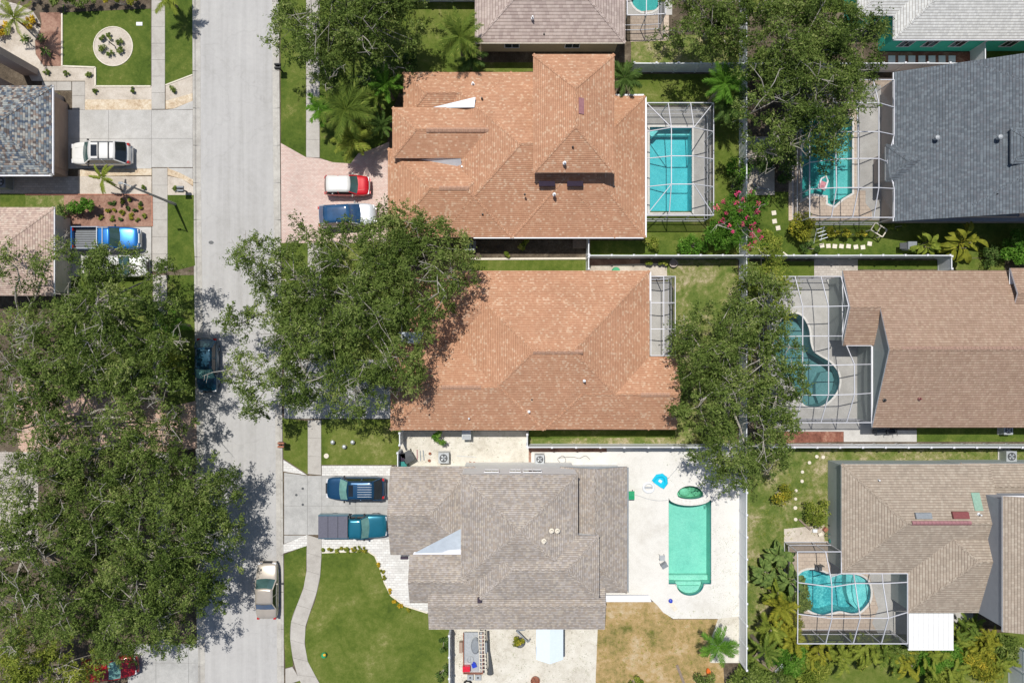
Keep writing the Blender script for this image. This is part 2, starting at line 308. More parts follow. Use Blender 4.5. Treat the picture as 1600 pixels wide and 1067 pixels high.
M['plaster'] = ground('caustic mottled pool plaster', [(.15, (.44, .60, .62)), (.5, (.62, .74, .74)), (.8, (.82, .9, .88))], .8, 7, 11, .8, .01, .8)  # pale mottling stands in for caustics, painted into the plaster
M['pl_aqua'] = ground('aqua caustic mottled plaster', [(.2, (.07, .32, .36)), (.45, (.15, .45, .48)), (.75, (.38, .66, .65))], .8, 4.5, 7, .8, .01, .95)  # strong mottles imitate caustic light on the pool floor
M['pl_blue'] = ground('blue pool plaster', [(.15, (.13, .48, .53)), (.5, (.19, .55, .60)), (.85, (.26, .63, .67))], .6, 3, 14, .8, .01, .6)
M['pl_teal'] = ground('teal pool plaster', [(.15, (.12, .42, .41)), (.5, (.18, .50, .48)), (.85, (.26, .58, .55))], .6, 3, 14, .8, .01, .6)
M['pl_mint'] = ground('mint pool plaster', [(.15, (.235, .52, .46)), (.5, (.285, .575, .51)), (.85, (.34, .62, .55))], .6, 3, 14, .8, .01, .6)
M['pl_grey'] = ground('grey pool plaster', [(.15, (.22, .36, .37)), (.5, (.32, .46, .47)), (.85, (.42, .55, .56))], .6, 3, 10, .8, .01, .6)
M['pl_algae'] = ground('algae green plaster', [(.15, (.08, .20, .12)), (.5, (.18, .42, .28)), (.85, (.3, .6, .44))], 1.2, 4, 9, .8, .01, .6)
M['pl_pale'] = ground('pale step plaster', [(.15, (.26, .54, .54)), (.5, (.40, .66, .65)), (.85, (.56, .78, .76))], .8, 6, 10, .8, .01, .8)
M['pl_mintp'] = ground('pale mint step plaster', [(.15, (.30, .56, .48)), (.5, (.37, .61, .54)), (.85, (.46, .68, .60))], .8, 5, 10, .8, .01, .8)
M['pool_shade_band'] = flat('dark waterline shade band', (.06, .2, .26), .2, var=.4, sc=30)  # dark band added below the coping to deepen the basin shading
M['vent_b'] = flat('brown ridge vent', (.3, .19, .145), .8, var=.25, sc=9); M['vent_o'] = flat('orange brown ridge vent', (.40, .235, .16), .8, var=.25, sc=9)
M['coping'] = flat('pool coping', (.66, .64, .6), .7)
# ---------------------------------------------------------------- ground, road, paths
def circ(cx, cy, rx, ry=None, n=24, a0=0, a1=2*math.pi):
    ry = ry or rx; full = abs(a1-a0-2*math.pi) < 1e-6; k = n if full else n+1
    return [(cx+rx*math.cos(a0+(a1-a0)*i/n), cy+ry*math.sin(a0+(a1-a0)*i/n)) for i in range(k)]
def sc(lst, f, ox, oy): return [(ox+x/f, oy+y/f) for x, y in lst]
POOL = {
 'a': [(1015,199),(1081,199),(1081,332),(1015,332)],
 'b': [(1253,186),(1331,186),(1331,302),(1317,310),(1303,322),(1293,318),(1293,306),(1268,303),(1253,312)],
 'c': spline(sc([(95,385),(130,330),(175,305),(230,315),(265,360),(283,410),(288,470),(305,525),(345,557),(400,590),(445,640),(462,700),(450,760),(410,815),(360,850),(310,857),(250,845),(215,780),(150,700),(90,600),(72,480)], 3.81, 1190, 410), 4, True),
 'd': spline(sc([(425,450),(445,395),(490,362),(560,352),(640,372),(700,398),(760,392),(850,388),(930,400),(990,440),(1015,510),(1010,590),(970,650),(920,690),(870,700),(820,690),(770,680),(700,695),(640,710),(590,700),(540,680),(490,640),(460,590),(430,520)], 5.082, 1160, 820), 3, True),
 'e': [(1044.5,777)] + [(1078-33.5*math.cos(t), 777+12.5*math.sin(t)) for t in [math.pi*i/12 for i in range(1, 12)]] + [(1111,777),(1111,912),(1100,912)] + [(1078+21.5*math.cos(t), 912+18*math.sin(t)) for t in [math.pi*i/14 for i in range(0, 15)]] + [(1056,912),(1044.5,912)],
 'f': [(1057+1.5,777-3)] + [(1078-21*math.cos(t), 774-15.5*math.sin(t)) for t in [math.pi*i/14 for i in range(1, 14)]] + [(1098,774)] + [(1078+20*math.cos(t), 774+5.5*math.sin(t)) for t in [math.pi*i/8 for i in range(1, 8)]],
 'g': circ(1010, -6, 25, 26, 20),
}
def sheet(name, loops, mat, layer, kind='structure', z=None, label=None):
    z = Z0+layer*.004 if z is None else z
    L = [[Vector((*xy(p[0], p[1], Z0), z)) for p in lp] for lp in loops]
    tri = tessellate_polygon(L); pts = [p for lp in L for p in lp]; mb = MB()
    mb.v = [tuple(p) for p in pts]; mb.uv = []
    for t in tri:
        a, b, c = (pts[k] for k in t)
        t = tuple(t) if (b-a).cross(c-a).z > 0 else tuple(t)[::-1]
        mb.f.append(t); mb.m.append(0); mb.uv += [(pts[k].x, pts[k].y) for k in t]
    o = mb.build(name, M[mat]); o['kind'] = kind; return o
HL = [POOL[k] for k in POOL]
sheet('ground', [[(-9000,-9000),(303,-9000),(303,0),(303,300),(306,533),(310,1067),(310,9000),(-9000,9000)]], 'soil', 0)
sheet('ground', [[(436,-9000),(9000,-9000),(9000,9000),(444,9000),(444,1067),(443,850),(438.5,300),(436,0)]]+HL, 'soil', 0)
sheet('road', [[(302,-9000),(437,-9000),(437,0),(439.5,300),(444,850),(445,1067),(445,9000),(309,9000),(309,1067),(305,533),(302,300),(302,0)]], 'asphalt', 0, z=.01)
# kerbs: a gutter pan and a rolled kerb head, in cast lengths
def kerb(edge, side, name='kerb'):
    mb = MB(); root = None
    def at(y):
        for (y0, x0), (y1, x1) in zip(edge, edge[1:]):
            if y0 <= y <= y1: return x0+(x1-x0)*(y-y0)/(y1-y0)
    y = edge[0][0]; k = 0; step = 58
    while y < edge[-1][0]-1:
        y2 = min(y+step, edge[-1][0]); m = MB(); g = .4
        q = []
        for yy in (y+g, y2-g):
            x = at(yy); q.append([Vector((*xy(x+side*d, yy, 0), z)) for d, z in ((-.3, 0), (-.3, .128), (2.6, .13), (4.4, .05), (11, .02), (11.2, 0))])
        for i in range(5):
            f = [q[0][i], q[0][i+1], q[1][i+1], q[1][i]]
            m.face(f if side < 0 else f[::-1])
        for e in (q[0], q[1]): m.face(e)
        if root is None: root = m.build(name, M['kerb']); root['kind'] = 'structure'
        else: m.build('kerb_segment', M['kerb'], root)
        y = y2; k += 1
kerb([(-120,302),(0,302),(300,303),(533,306),(1180,310)], 1)
kerb([(-120,436),(0,436),(300,438.5),(850,443),(1180,445)], -1)
# lawns, beds, gravel
GRASS = [
 ('lawn', 'grass', [(98,8),(236,8),(236,135),(150,135),(149,106),(98,104)]),
 ('lawn', 'grass', [(258,-60),(301,-60),(301,118),(258,134)]),
 ('lawn', 'grass', [(262,305),(303,305),(303,378),(305,415),(270,424),(262,424)]),
 ('lawn', 'grass', [(262,430),(305,430),(306,626),(262,636)]),
 ('lawn', 'grass', [(100,430),(238,430),(238,640),(100,640)]),
 ('lawn', 'grass', [(438,-60),(478,-60),(478,246),(439,224)]),
 ('lawn', 'grass', [(500,-60),(620,-60),(640,110),(613,170),(605,222),(585,232),(560,240),(548,256),(520,254),(500,247)]),
 ('lawn', 'grass2', [(600,4),(742,4),(742,98),(985,98),(985,112),(960,112),(830,112),(600,128)]),
 ('lawn', 'grass2', [(440,380),(481,380),(481,560),(441,560)]), ('lawn', 'grass2', [(502,378),(615,378),(640,424),(640,560),(502,560)]),
 ('lawn', 'grass2', [(441,652),(481,658),(481,741),(443,716)]),
 ('lawn', 'grass2', [(502,655),(628,655),(628,675),(624,690),(622,726),(502,726)]),
 ('lawn', 'grass', [(444,866),(479,852),(478,905),(466,940),(457,962),(453,990),(458,1040),(446,1043),(444,1000)]),
 ('lawn', 'grass2', [(502,864),(575,862),(585,868),(592,884),(600,910),(610,930),(632,946),(669,958),(700,980),(703,983),(703,1180),(530,1180),(490,1067),(478,1020),(476,990),(483,962),(492,940),(500,905)]),
 ('lawn', 'grass2', [(480,1080),(510,1067),(520,1180),(446,1180),(446,1074),(470,1062)]),
 ('lawn', 'grass2', [(735,405),(918,405),(918,424),(735,430)]),
 ('lawn', 'grass', [(826,672),(1055,672),(1055,690),(826,690)]), ('verge', 'grass3', [(826,685),(1157,682),(1157,693),(826,693)]),
 ('lawn', 'grass', [(922,376),(1155,376),(1155,403),(922,403)]),
 ('lawn', 'grass2', [(1008,330),(1155,330),(1155,376),(1008,376)]), ('lawn', 'grass2', [(985,116),(1155,116),(1155,331),(1116,331),(1116,165),(985,165)]),
 ('lawn', 'grass3', [(1040,406),(1153,406),(1153,690),(1040,690)]),
 ('lawn', 'grass4', [(930,940),(1030,940),(1050,967),(1122,967),(1126,985),(1140,1180),(930,1180)]),
 ('lawn', 'grass3', [(1165,700),(1600,702),(1600,722),(1310,726),(1310,850),(1230,850),(1235,990),(1165,990)]),
 ('lawn', 'grass2', [(1165,988),(1600,988),(1720,1180),(1120,1180)]),
 ('lawn', 'grass', [(1169,300),(1240,300),(1240,345),(1600,345),(1600,403),(1169,403)]),
 ('lawn', 'grass2', [(1169,408),(1272,408),(1272,432),(1200,436),(1169,600)]), ('lawn', 'grass', [(1340,407),(1466,407),(1466,421),(1340,421)]), ('lawn', 'grass2', [(1488,404),(1570,404),(1570,422),(1488,422)]),
 ('lawn', 'grass', [(1432,665),(1600,665),(1600,690),(1432,690)]),
 ('lawn', 'grass', [(0,302),(40,302),(40,326),(0,326)]), ('lawn', 'grass3', [(40,306),(110,306),(110,345),(40,345)]),
 ('lawn', 'grass3', [(986,55),(1155,55),(1155,112),(986,112)]), ('lawn', 'grass2', [(1165,-60),(1320,-60),(1320,20),(1165,20)]),
 ('lawn', 'grass', [(1530,80),(1700,80),(1700,112),(1530,112)]),
]
for i, (n, m, lp) in enumerate(GRASS): sheet(n, [lp], m, 1+(i % 3))
BEDS = [
 ('gravel_bed', 'gravel', [(66,104),(98,104),(149,106),(150,135),(133,136),(133,127),(66,127)]),
 ('gravel_bed', 'gravel', [(133,135),(237,135),(237,156),(133,156)]), ('flagstone_edging', 'flag', [(133,156),(237,156),(237,172),(133,172)]),
 ('gravel_bed', 'gravel', [(259,133),(301,117),(301,146),(259,158)]), ('flagstone_edging', 'flag', [(259,158),(301,146),(301,158),(272,170),(259,171)]),
 ('gravel_bed', 'gravel', [(122,276),(237,276),(237,305),(122,305)]), ('flagstone_edging', 'flag', [(122,266),(237,262),(237,274),(122,276)]),
 ('gravel_bed', 'gravel', [(262,275),(285,280),(302,292),(302,305),(262,305)]), ('flagstone_edging', 'flag', [(262,262),(276,268),(302,280),(302,291),(285,280),(262,274)]),
 ('mulch_bed', 'mulch', [(62,20),(97,20),(97,104),(68,103)]+spline([(68,103),(58,88),(53,70),(57,52),(65,40),(62,20)], 4)[1:-1]),
 ('mulch_bed', 'mulch', [(100,305),(238,305),(238,354),(100,354)]),
 ('garden_path', 'gravel', [(0,30),(40,28),(64,45),(55,65),(56,85),(68,103),(72,127),(50,127),(40,108),(18,92),(0,82)]),
 ('planting_bed', 'soil', [(100,-40),(236,-40),(236,14),(100,20)]),
 ('gravel_circle', 'gravel', circ(177,73,30,30,32)),
 ('side_yard', 'shell', [(628,673),(826,673),(826,729),(738,729),(622,729),(626,700)]),
 ('side_yard', 'shell', [(704,978),(934,978),(926,1180),(706,1180)]),
 ('soil_strip', 'mulch', [(826,696),(1150,696),(1150,706),(832,706),(832,728),(822,728)]),
 ('mulch_bed', 'soil', [(730,374),(918,374),(918,404),(730,404)]), ('mulch_bed', 'mulch', [(920,405),(1000,405),(1000,416),(920,416)]),
 ('stone_strip', 'gravel', [(920,415),(1042,411),(1042,432),(920,426)]),
 ('mulch_bed', 'redmulch', [(1205,674),(1318,674),(1318,690),(1205,692)]),
 ('gravel_bed', 'shell', [(1124,960),(1157,960),(1157,1035),(1110,1035),(1110,1000)]),
 ('brick_bed', 'redmulch', [(1375,82),(1520,82),(1520,98),(1375,98)]),
 ('gravel_bed', 'gravel', [(1168,214),(1210,214),(1210,305),(1168,305)]),
 ('gravel_bed', 'gravel', [(1225,826),(1288,820),(1288,850),(1225,850)]),
]
for i, (n, m, lp) in enumerate(BEDS): sheet(n, [lp], m, 4+(i % 3))
PAVE = [
 ('paver_driveway', 'pink', [(439,224),(478,246),(500,248),(520,254),(548,256),(560,240),(585,232),(608,222),(612,372),(560,380),(440,380)]),
 ('paver_driveway', 'pink2', [(20,600),(238,600),(262,636),(306,626),(308,700),(262,706),(30,706)]),
 ('side_path', 'gpav', [(-60,276),(122,276),(122,304),(-60,302)]),
 ('garden_path', 'gpav', [(0,0),(30,8),(52,18),(64,38),(40,30),(0,32)]),
 ('paver_walk', 'wpav', [(503,842),(612,842),(640,866),(672,942),(672,958),(632,946),(610,930),(600,910),(592,884),(585,868),(575,861),(503,864)]),
 ('paver_apron', 'wpav', [(443,718),(480,742),(443,736)]), ('paver_apron', 'wpav', [(503,727),(612,727),(612,743),(503,743)]), ('paver_apron', 'wpav', [(443,864),(443,850),(480,835),(480,852)]),
 ('paver_path', 'gpav', [(1272,405),(1340,405),(1340,436),(1272,436)]), ('side_path', 'conc', [(1318,672),(1432,672),(1432,690),(1318,690)]),
 ('concrete_patio', 'conc', [(1480,950),(1520,950),(1520,975),(1505,988),(1480,990)]),
 ('paver_patio', 'gpav', [(-60,706),(60,706),(60,860),(-60,860)]),
 ('paver_patio', 'tpav', [(985,20),(1045,14),(1045,64),(985,66)]),
]
for i, (n, m, lp) in enumerate(PAVE): sheet(n, [lp], m, 8+(i % 2))
sheet('pool_deck', [[(948,700),(1157,700),(1157,962),(1122,966),(1052,966),(1036,956),(1026,944),(1016,935),(946,935),(946,728),(830,728),(830,706),(948,706)], POOL['e'], POOL['f']], 'white_conc', 10)
sheet('pool_deck', [[(1000,168),(1111,168),(1111,338),(1000,338)], POOL['a']], 'conc', 10)
sheet('pool_deck', [[(1232,122),(1420,122),(1420,345),(1232,345)], POOL['b']], 'tpav', 10)
sheet('pool_deck', [[(1198,436),(1390,436),(1390,674),(1198,674)], POOL['c']], 'conc', 10)
sheet('pool_deck', [[(1232,852),(1300,844),(1318,860),(1318,893),(1420,893),(1420,985),(1232,985)], POOL['d']], 'tpav', 10)
sheet('pool_deck', [[(978,-60),(1050,-60),(1050,24),(978,24)], POOL['g']], 'conc', 10)
sheet('lanai_floor', [[(1000,440),(1046,440),(1046,556),(1000,556)]], 'conc', 10)
sheet('pale_slab', [[(1338,134),(1376,134),(1376,298),(1338,298)]], 'conc', 12); sheet('pale_slab', [[(1376,298),(1352,298),(1352,318),(1362,330),(1362,344),(1396,344),(1396,298)]], 'conc', 12)
sheet('pale_slab', [[(1356,890),(1420,890),(1420,990),(1372,990),(1362,972),(1372,950),(1366,930)]], 'conc', 12)
# slabs
def slab(parent, pts, mat='conc', h=.022, inset=.009):
    w = [Vector((*xy(*p), 0)) for p in pts]; c = sum(w, Vector())/len(w)
    if (w[1]-w[0]).cross(w[2]-w[1]).z < 0: w = w[::-1]
    n = len(w); q = []
    for i in range(n):
        a, b, d = w[i-1], w[i], w[(i+1) % n]; e1 = (b-a).normalized(); e2 = (d-b).normalized()
        n1 = Vector((-e1.y, e1.x, 0)); n2 = Vector((-e2.y, e2.x, 0)); bis = (n1+n2); q.append(b+bis*inset/max(.3, bis.dot(n1)))
    z0, z1 = Z0+.012, Z0+h+.012; jit = random.uniform(-.003, .003); mb = MB()
    top = [Vector((p.x, p.y, z1+jit)) for p in q]; bot = [Vector((p.x, p.y, z0)) for p in q]
    mb.face(top)
    for i in range(n): mb.face([bot[i], bot[(i+1) % n], top[(i+1) % n], top[i]])
    return mb.build('slab', M[mat], parent)
def walk(name, left, right, step, mat='walk'):
    """left/right: polylines in plan; slabs cut every step pixels of length"""
    def samp(pl, t):
        d = [0]
        for a, b in zip(pl, pl[1:]): d.append(d[-1]+math.dist(a, b))
        s = t*d[-1]
        for i in range(len(pl)-1):
            if s <= d[i+1]+1e-6: u = (s-d[i])/(d[i+1]-d[i]); return (pl[i][0]+(pl[i+1][0]-pl[i][0])*u, pl[i][1]+(pl[i+1][1]-pl[i][1])*u)
    root = sheet(name, [list(left)+list(right)[::-1]], 'joint', 2)
    L = sum(math.dist(a, b) for a, b in zip(left, left[1:])); n = max(1, round(L/step))
    for i in range(n): slab(root, [samp(left, i/n), samp(left, (i+1)/n), samp(right, (i+1)/n), samp(right, i/n)], mat)
    return root
walk('sidewalk', [(237,-60),(237,171)], [(258,-60),(258,171)], 25)
walk('sidewalk', [(238,263),(238,424)], [(262,263),(262,424)], 27)
walk('sidewalk', [(239,430),(240,600)], [(261,430),(262,600)], 28); walk('sidewalk', [(243,706),(246,1004)], [(265,706),(268,1004)], 28)
walk('sidewalk', [(478.5,-60),(478.5,246)], [(499.5,-60),(499.5,247)], 27)
walk('sidewalk', [(481,380),(481,560)], [(502,380),(502,560)], 27); walk('sidewalk', [(481,656),(481,740)], [(502,656),(502,742)], 28)
cl = spline([(480,835),(479,870),(478,905),(466,940),(457,962),(453,990),(458,1030),(470,1067),(500,1130)], 3)
cr = spline([(503,842),(502,880),(499,908),(490,942),(481,964),(476,992),(480,1030),(500,1067),(535,1130)], 3)
walk('sidewalk', cl, cr, 27); walk('sidewalk', [(446,1044),(457,1041)], [(446,1070),(470,1062)], 12)
walk('front_walk', [(66,128),(112,128)], [(66,142),(112,142)], 23); walk('front_walk', [(113,128),(113,172)], [(133,128),(133,172)], 22)
def grid(name, xs, ys, mat, clip=None):
    root = sheet(name, [[(xs[0],ys[0]),(xs[-1],ys[0]),(xs[-1],ys[-1]),(xs[0],ys[-1])]], 'joint', 2)
    for i in range(len(xs)-1):
        for j in range(len(ys)-1): slab(root, [(xs[i],ys[j]),(xs[i+1],ys[j]),(xs[i+1],ys[j+1]),(xs[i],ys[j+1])], mat)
    return root
grid('driveway', [100,170,237], [172,217,264], 'conc')
d1 = grid('driveway', [237,301.5], [172,217,262], 'conc'); slab(d1, [(262,172),(274,170),(301.5,158),(301.5,171)], 'conc'); slab(d1, [(262,263),(301.5,263),(301.5,281),(280,270)], 'conc')
grid('driveway', [95,160,237], [355,398,432], 'conc')
grid('driveway', [200,244,295,310], [1005,1035,1067,1100], 'conc_d')
grid('driveway', [444,480,503,560,612], [562,608,654], 'conc_d')
d2 = grid('driveway', [503,556,612], [743,790,842], 'conc_d'); d3 = grid('driveway', [444,480.5,503], [743,790,835], 'conc_d'); slab(d3, [(444,738),(480,743),(444,743)], 'conc_d'); slab(d3, [(444,836),(480,836),(444,849)], 'conc_d')
# edgings
def strip(name, pl, w, h, mat, parent=None, z0=Z0, kind='structure'):
    mb = MB()
    for a, b in zip(pl, pl[1:]):
        A = Vector((*xy(*a), z0+h/2)); B = Vector((*xy(*b), z0+h/2)); mb.bar(A, B, w, h)
    o = mb.build(name, M[mat], parent)
    if kind and not parent: o['kind'] = kind
    return o
strip('edging', [(97.5,22),(97.5,104),(149.5,106),(149.5,135.5),(236,135.5)], .12, .08, 'edge')
strip('edging', [(40,304),(238,304.5),(238.5,354)], .09, .07, 'rust'); strip('edging', circ(177,73,30.5,30.5,32)+[(207.5,73)], .07, .05, 'edge')
strip('edging', [(733,405),(915,404)], .16, .1, 'edge'); strip('edging', [(259,133.5),(301,117.5)], .1, .06, 'edge'); strip('edging', [(503,862.5),(575,860.5),(586,868),(593,885),(601,910),(611,930),(633,946),(668,957)], .1, .06, 'edge')
strip('edging', [(1220,392),(1232,401),(1245,404)], .1, .08, 'edge')
# pools
def pool(name, label, poly, wmat, depth=1.3, coping=.16, steps=None, floor='pl_blue'):
    z0 = Z0+.05; mb = MB(); w = [Vector((*xy(*p), 0)) for p in poly]; n = len(w)
    area = sum(w[i].cross(w[(i+1) % n]).z for i in range(n))
    if area < 0: w = w[::-1]
    root = empty(name, (sum(w, Vector())/n), label, 'swimming pool', 'backyard swimming pools'); root.location.z = -depth; inv = Vector(root.location)
    w0 = [p-inv for p in w]
    for i in range(n):
        a, b = w0[i], w0[(i+1) % n]; z1 = z0+depth
        mb.face([(b.x, b.y, 0), (a.x, a.y, 0), (a.x, a.y, z1), (b.x, b.y, z1)])
    tri = tessellate_polygon([[Vector((p.x, p.y, 0)) for p in w0]])
    def fl(m, z):
        for t in tri:
            t = list(t)
            if (w0[t[1]]-w0[t[0]]).cross(w0[t[2]]-w0[t[0]]).z < 0: t = t[::-1]
            m.face([(w0[k].x, w0[k].y, z) for k in t])
    fl(mb, 0); mb.build('basin', M[floor], root); mt = MB()
    for i in range(n):
        q0, q1 = (Vector((w0[k].x, w0[k].y, 0)) for k in (i, (i+1) % n)); e = (q1-q0).normalized(); o_ = Vector((-e.y, e.x, 0))*.012; zt = z0+depth
        mt.face([q1+o_+Vector((0, 0, zt-.3)), q0+o_+Vector((0, 0, zt-.3)), q0+o_+Vector((0, 0, zt)), q1+o_+Vector((0, 0, zt))])
    mt.build('waterline_shade_band', M['pool_shade_band'], root)
    if steps:
        for (sp, h) in steps:
            m = MB(); q = [Vector((*xy(*p), 0))-inv for p in sp]; k = len(q)
            if sum(q[i].cross(q[(i+1) % k]).z for i in range(k)) < 0: q = q[::-1]
            for t in tessellate_polygon([[Vector((p.x, p.y, 0)) for p in q]]):
                t = list(t)
                if (q[t[1]]-q[t[0]]).cross(q[t[2]]-q[t[0]]).z < 0: t = t[::-1]
                m.face([(q[j].x, q[j].y, h) for j in t])
            for i in range(k): m.face([(q[i].x, q[i].y, .01), (q[(i+1) % k].x, q[(i+1) % k].y, .01), (q[(i+1) % k].x, q[(i+1) % k].y, h), (q[i].x, q[i].y, h)])
            m.build('step', M[('pl_mintp' if floor == 'pl_mint' else 'pl_pale') if floor not in ('pl_algae', 'pl_grey') else floor], root)
    m = MB(); fl(m, depth+Z0-.06); m.build('water', M[wmat], root)
    m = MB(); o = []
    for i in range(n):
        a, b, d = w0[i-1], w0[i], w0[(i+1) % n]; e1 = (b-a).normalized(); e2 = (d-b).normalized()
        n1 = Vector((e1.y, -e1.x, 0)); n2 = Vector((e2.y, -e2.x, 0)); s = n1+n2; o.append(b+s*coping/max(.5, s.dot(n1)))
    zt = z0+depth+.015
    for i in range(n):
        j = (i+1) % n; a, b, c, d = w0[i], w0[j], o[j], o[i]
        m.face([(d.x, d.y, zt), (c.x, c.y, zt), (b.x, b.y, zt), (a.x, a.y, zt)]); m.face([(d.x, d.y, zt-.05), (c.x, c.y, zt-.05), (c.x, c.y, zt), (d.x, d.y, zt)])
        m.face([(a.x, a.y, zt-.05), (a.x, a.y, zt), (b.x, b.y, zt), (b.x, b.y, zt-.05)])
    m.build('coping', M['coping'], root); return root
pool('swimming_pool', 'clear turquoise rectangular pool inside the cage beside the upper orange house', POOL['a'], 'water', 1.3, steps=[([(1015,199),(1081,199),(1081,207),(1015,207)], .6), ([(1015,199),(1033,199),(1022,211),(1015,211)], 1.0)])
pool('swimming_pool', 'teal pool with stepped corner and a float, beside the dark slate house', POOL['b'], 'water_t', 1.3, floor='pl_teal', steps=[([(1309,186),(1331,186),(1331,302),(1317,309),(1309,309)], .7)])
pool('swimming_pool', 'dark green freeform kidney pool beside the pinkish brown house', POOL['c'], 'water_d', 1.4, floor='pl_grey', steps=[(sc([(462,700),(450,760),(410,815),(370,846),(352,800),(350,720),(380,660),(430,650),(450,660)], 3.81, 1190, 410), .6)])
pool('swimming_pool', 'bright turquoise freeform pool inside the lower right screen cage', POOL['d'], 'water', 1.2, floor='pl_aqua', steps=[(sc([(850,388),(930,400),(990,440),(1014,510),(1008,590),(970,650),(930,685),(880,640),(855,560),(850,470)], 5.082, 1160, 820), .75), (sc([(905,398),(930,400),(990,440),(1014,510),(1008,590),(970,650),(940,675),(905,620),(890,540),(890,460)], 5.082, 1160, 820), .98)])
pool('swimming_pool', 'long pale green uncaged pool with rounded steps in the white deck', POOL['e'], 'water_g', 1.25, floor='pl_mint', coping=.1, steps=[([(1045,904),(1110.5,904),(1110.5,911.5),(1099,911.5)]+[(1078+21*math.cos(t), 912+17.5*math.sin(t)) for t in [math.pi*i/12 for i in range(0, 13)]]+[(1057,911.5),(1045,911.5)], .45),
     ([(1057.5,911.8)]+[(1078-20.5*math.cos(t), 912+17*math.sin(t)) for t in [math.pi*i/12 for i in range(1, 12)]]+[(1098.5,911.8)], .8), ([(1061,917)]+[(1078-17*math.cos(t), 917+11.5*math.sin(t)) for t in [math.pi*i/12 for i in range(1, 12)]]+[(1095,917)], 1.02)])
spa = pool('spa', 'small green spa with thick white rim at the head of the long pool', POOL['f'], 'water_g', .7, floor='pl_algae', coping=.42, steps=[(circ(1072,770,9,6,12), .45)])
spa['category'] = 'hot tub'; del spa['group']
pool('swimming_pool', 'turquoise rounded pool next to the grey shingled house, cut by the picture top', POOL['g'], 'water_t', 1.3, floor='pl_teal')
# ---------------------------------------------------------------- fences
PM = {}
def panel_mesh(L):
    k = round(L, 2)
    if k not in PM:
        mb = MB(); n = 12; w = L/n
        for i in range(n): mb.box(i*w+.006, (i+1)*w-.006, -.02, .02, .08, 1.74)
        mb.box(0, L, -.028, .028, .03, .14); mb.box(0, L, -.035, .035, 1.72, 1.80); PM[k] = mb.mesh('panel', M['white'])
    return PM[k]
pmb = MB(); pmb.box(-.065, .065, -.065, .065, 0, 1.86); POSTM = pmb.mesh('post', M['white'])
pmb = MB(); pmb.box(-.08, .08, -.08, .08, 1.86, 1.89); pmb.face([(-.08,-.08,1.89),(.08,-.08,1.89),(0,0,1.94)]); pmb.face([(.08,-.08,1.89),(.08,.08,1.89),(0,0,1.94)]); pmb.face([(.08,.08,1.89),(-.08,.08,1.89),(0,0,1.94)]); pmb.face([(-.08,.08,1.89),(-.08,-.08,1.89),(0,0,1.94)]); CAPM = pmb.mesh('post_cap', M['whitep'])
def fence(p0, p1, label, first=True, last=True):
    a = P(*p0); b = P(*p1); d = b-a; L = d.length; n = max(1, round(L/1.83)); s = L/n; an = math.atan2(d.y, d.x)
    r = empty('vinyl_fence', a, label, 'fence', 'white vinyl fences between the yards', an)
    for i in range(n+1):
        if i < n: link('panel', panel_mesh(s-.14), r, (i*s+.07, 0, 0), random.uniform(-.006, .006))
        if (i or first) and (i < n or last): p = link('post', POSTM, r, (i*s, 0, 0)); link('post_cap', CAPM, p)
fence((1155,-40), (1155,112), 'white fence along the back lot line beside the upper oak tree')
fence((1155,115), (1155,402), 'white fence behind the upper orange house running past the pink bougainvillea', last=False)
fence((1155,405), (1155,692), 'white fence behind the middle orange house, mostly beneath oak branches', last=False)
fence((1155,695), (1155,1030), 'long white fence along the white pool deck with clear shadows of posts')
fence((985,113), (1152,113), 'white fence above the upper pool cage, wavy along its top')
fence((1158,113), (1530,113), 'pale fence between the turquoise house and the dark slate house')
fence((917,403.5), (1152,403.5), 'white fence between the two orange houses ending at the bright green shrub')
fence((1158,403.5), (1462,403.5), 'white fence between the slate house and the pinkish brown house')
fence((824,693.5), (1152,693.5), 'white fence behind the grey house along its white deck')
fence((1158,693.5), (1640,693.5), 'white fence between the pinkish brown house and the taupe house')
fence((916,402), (916,374), 'short white gate fence beside the wall of the upper orange house')
fence((916,406), (916,424), 'short white gate fence beside the wall of the middle orange house')
fence((823,692), (823,674), 'short white fence joining the middle orange house to the side yard')
fence((1465,405), (1465,424), 'short white fence piece by the big broad leaved palm')
fence((705,978), (705,1140), 'white fence between the big lawn and the white gravel yard')
fence((1516,110), (1516,80), 'short white fence between brick bed and turquoise wall')
fence((1575,1000), (1575,1140), 'white fence section in the far lower right corner of the picture')
fence((630,690), (630,672), 'tiny white fence at the front corner of the middle orange house')
fence((627,728), (627,702), 'short white gate with bins behind it by the grey house')
fence((600,3), (742,3), 'white fence at the top edge behind the palm tree')
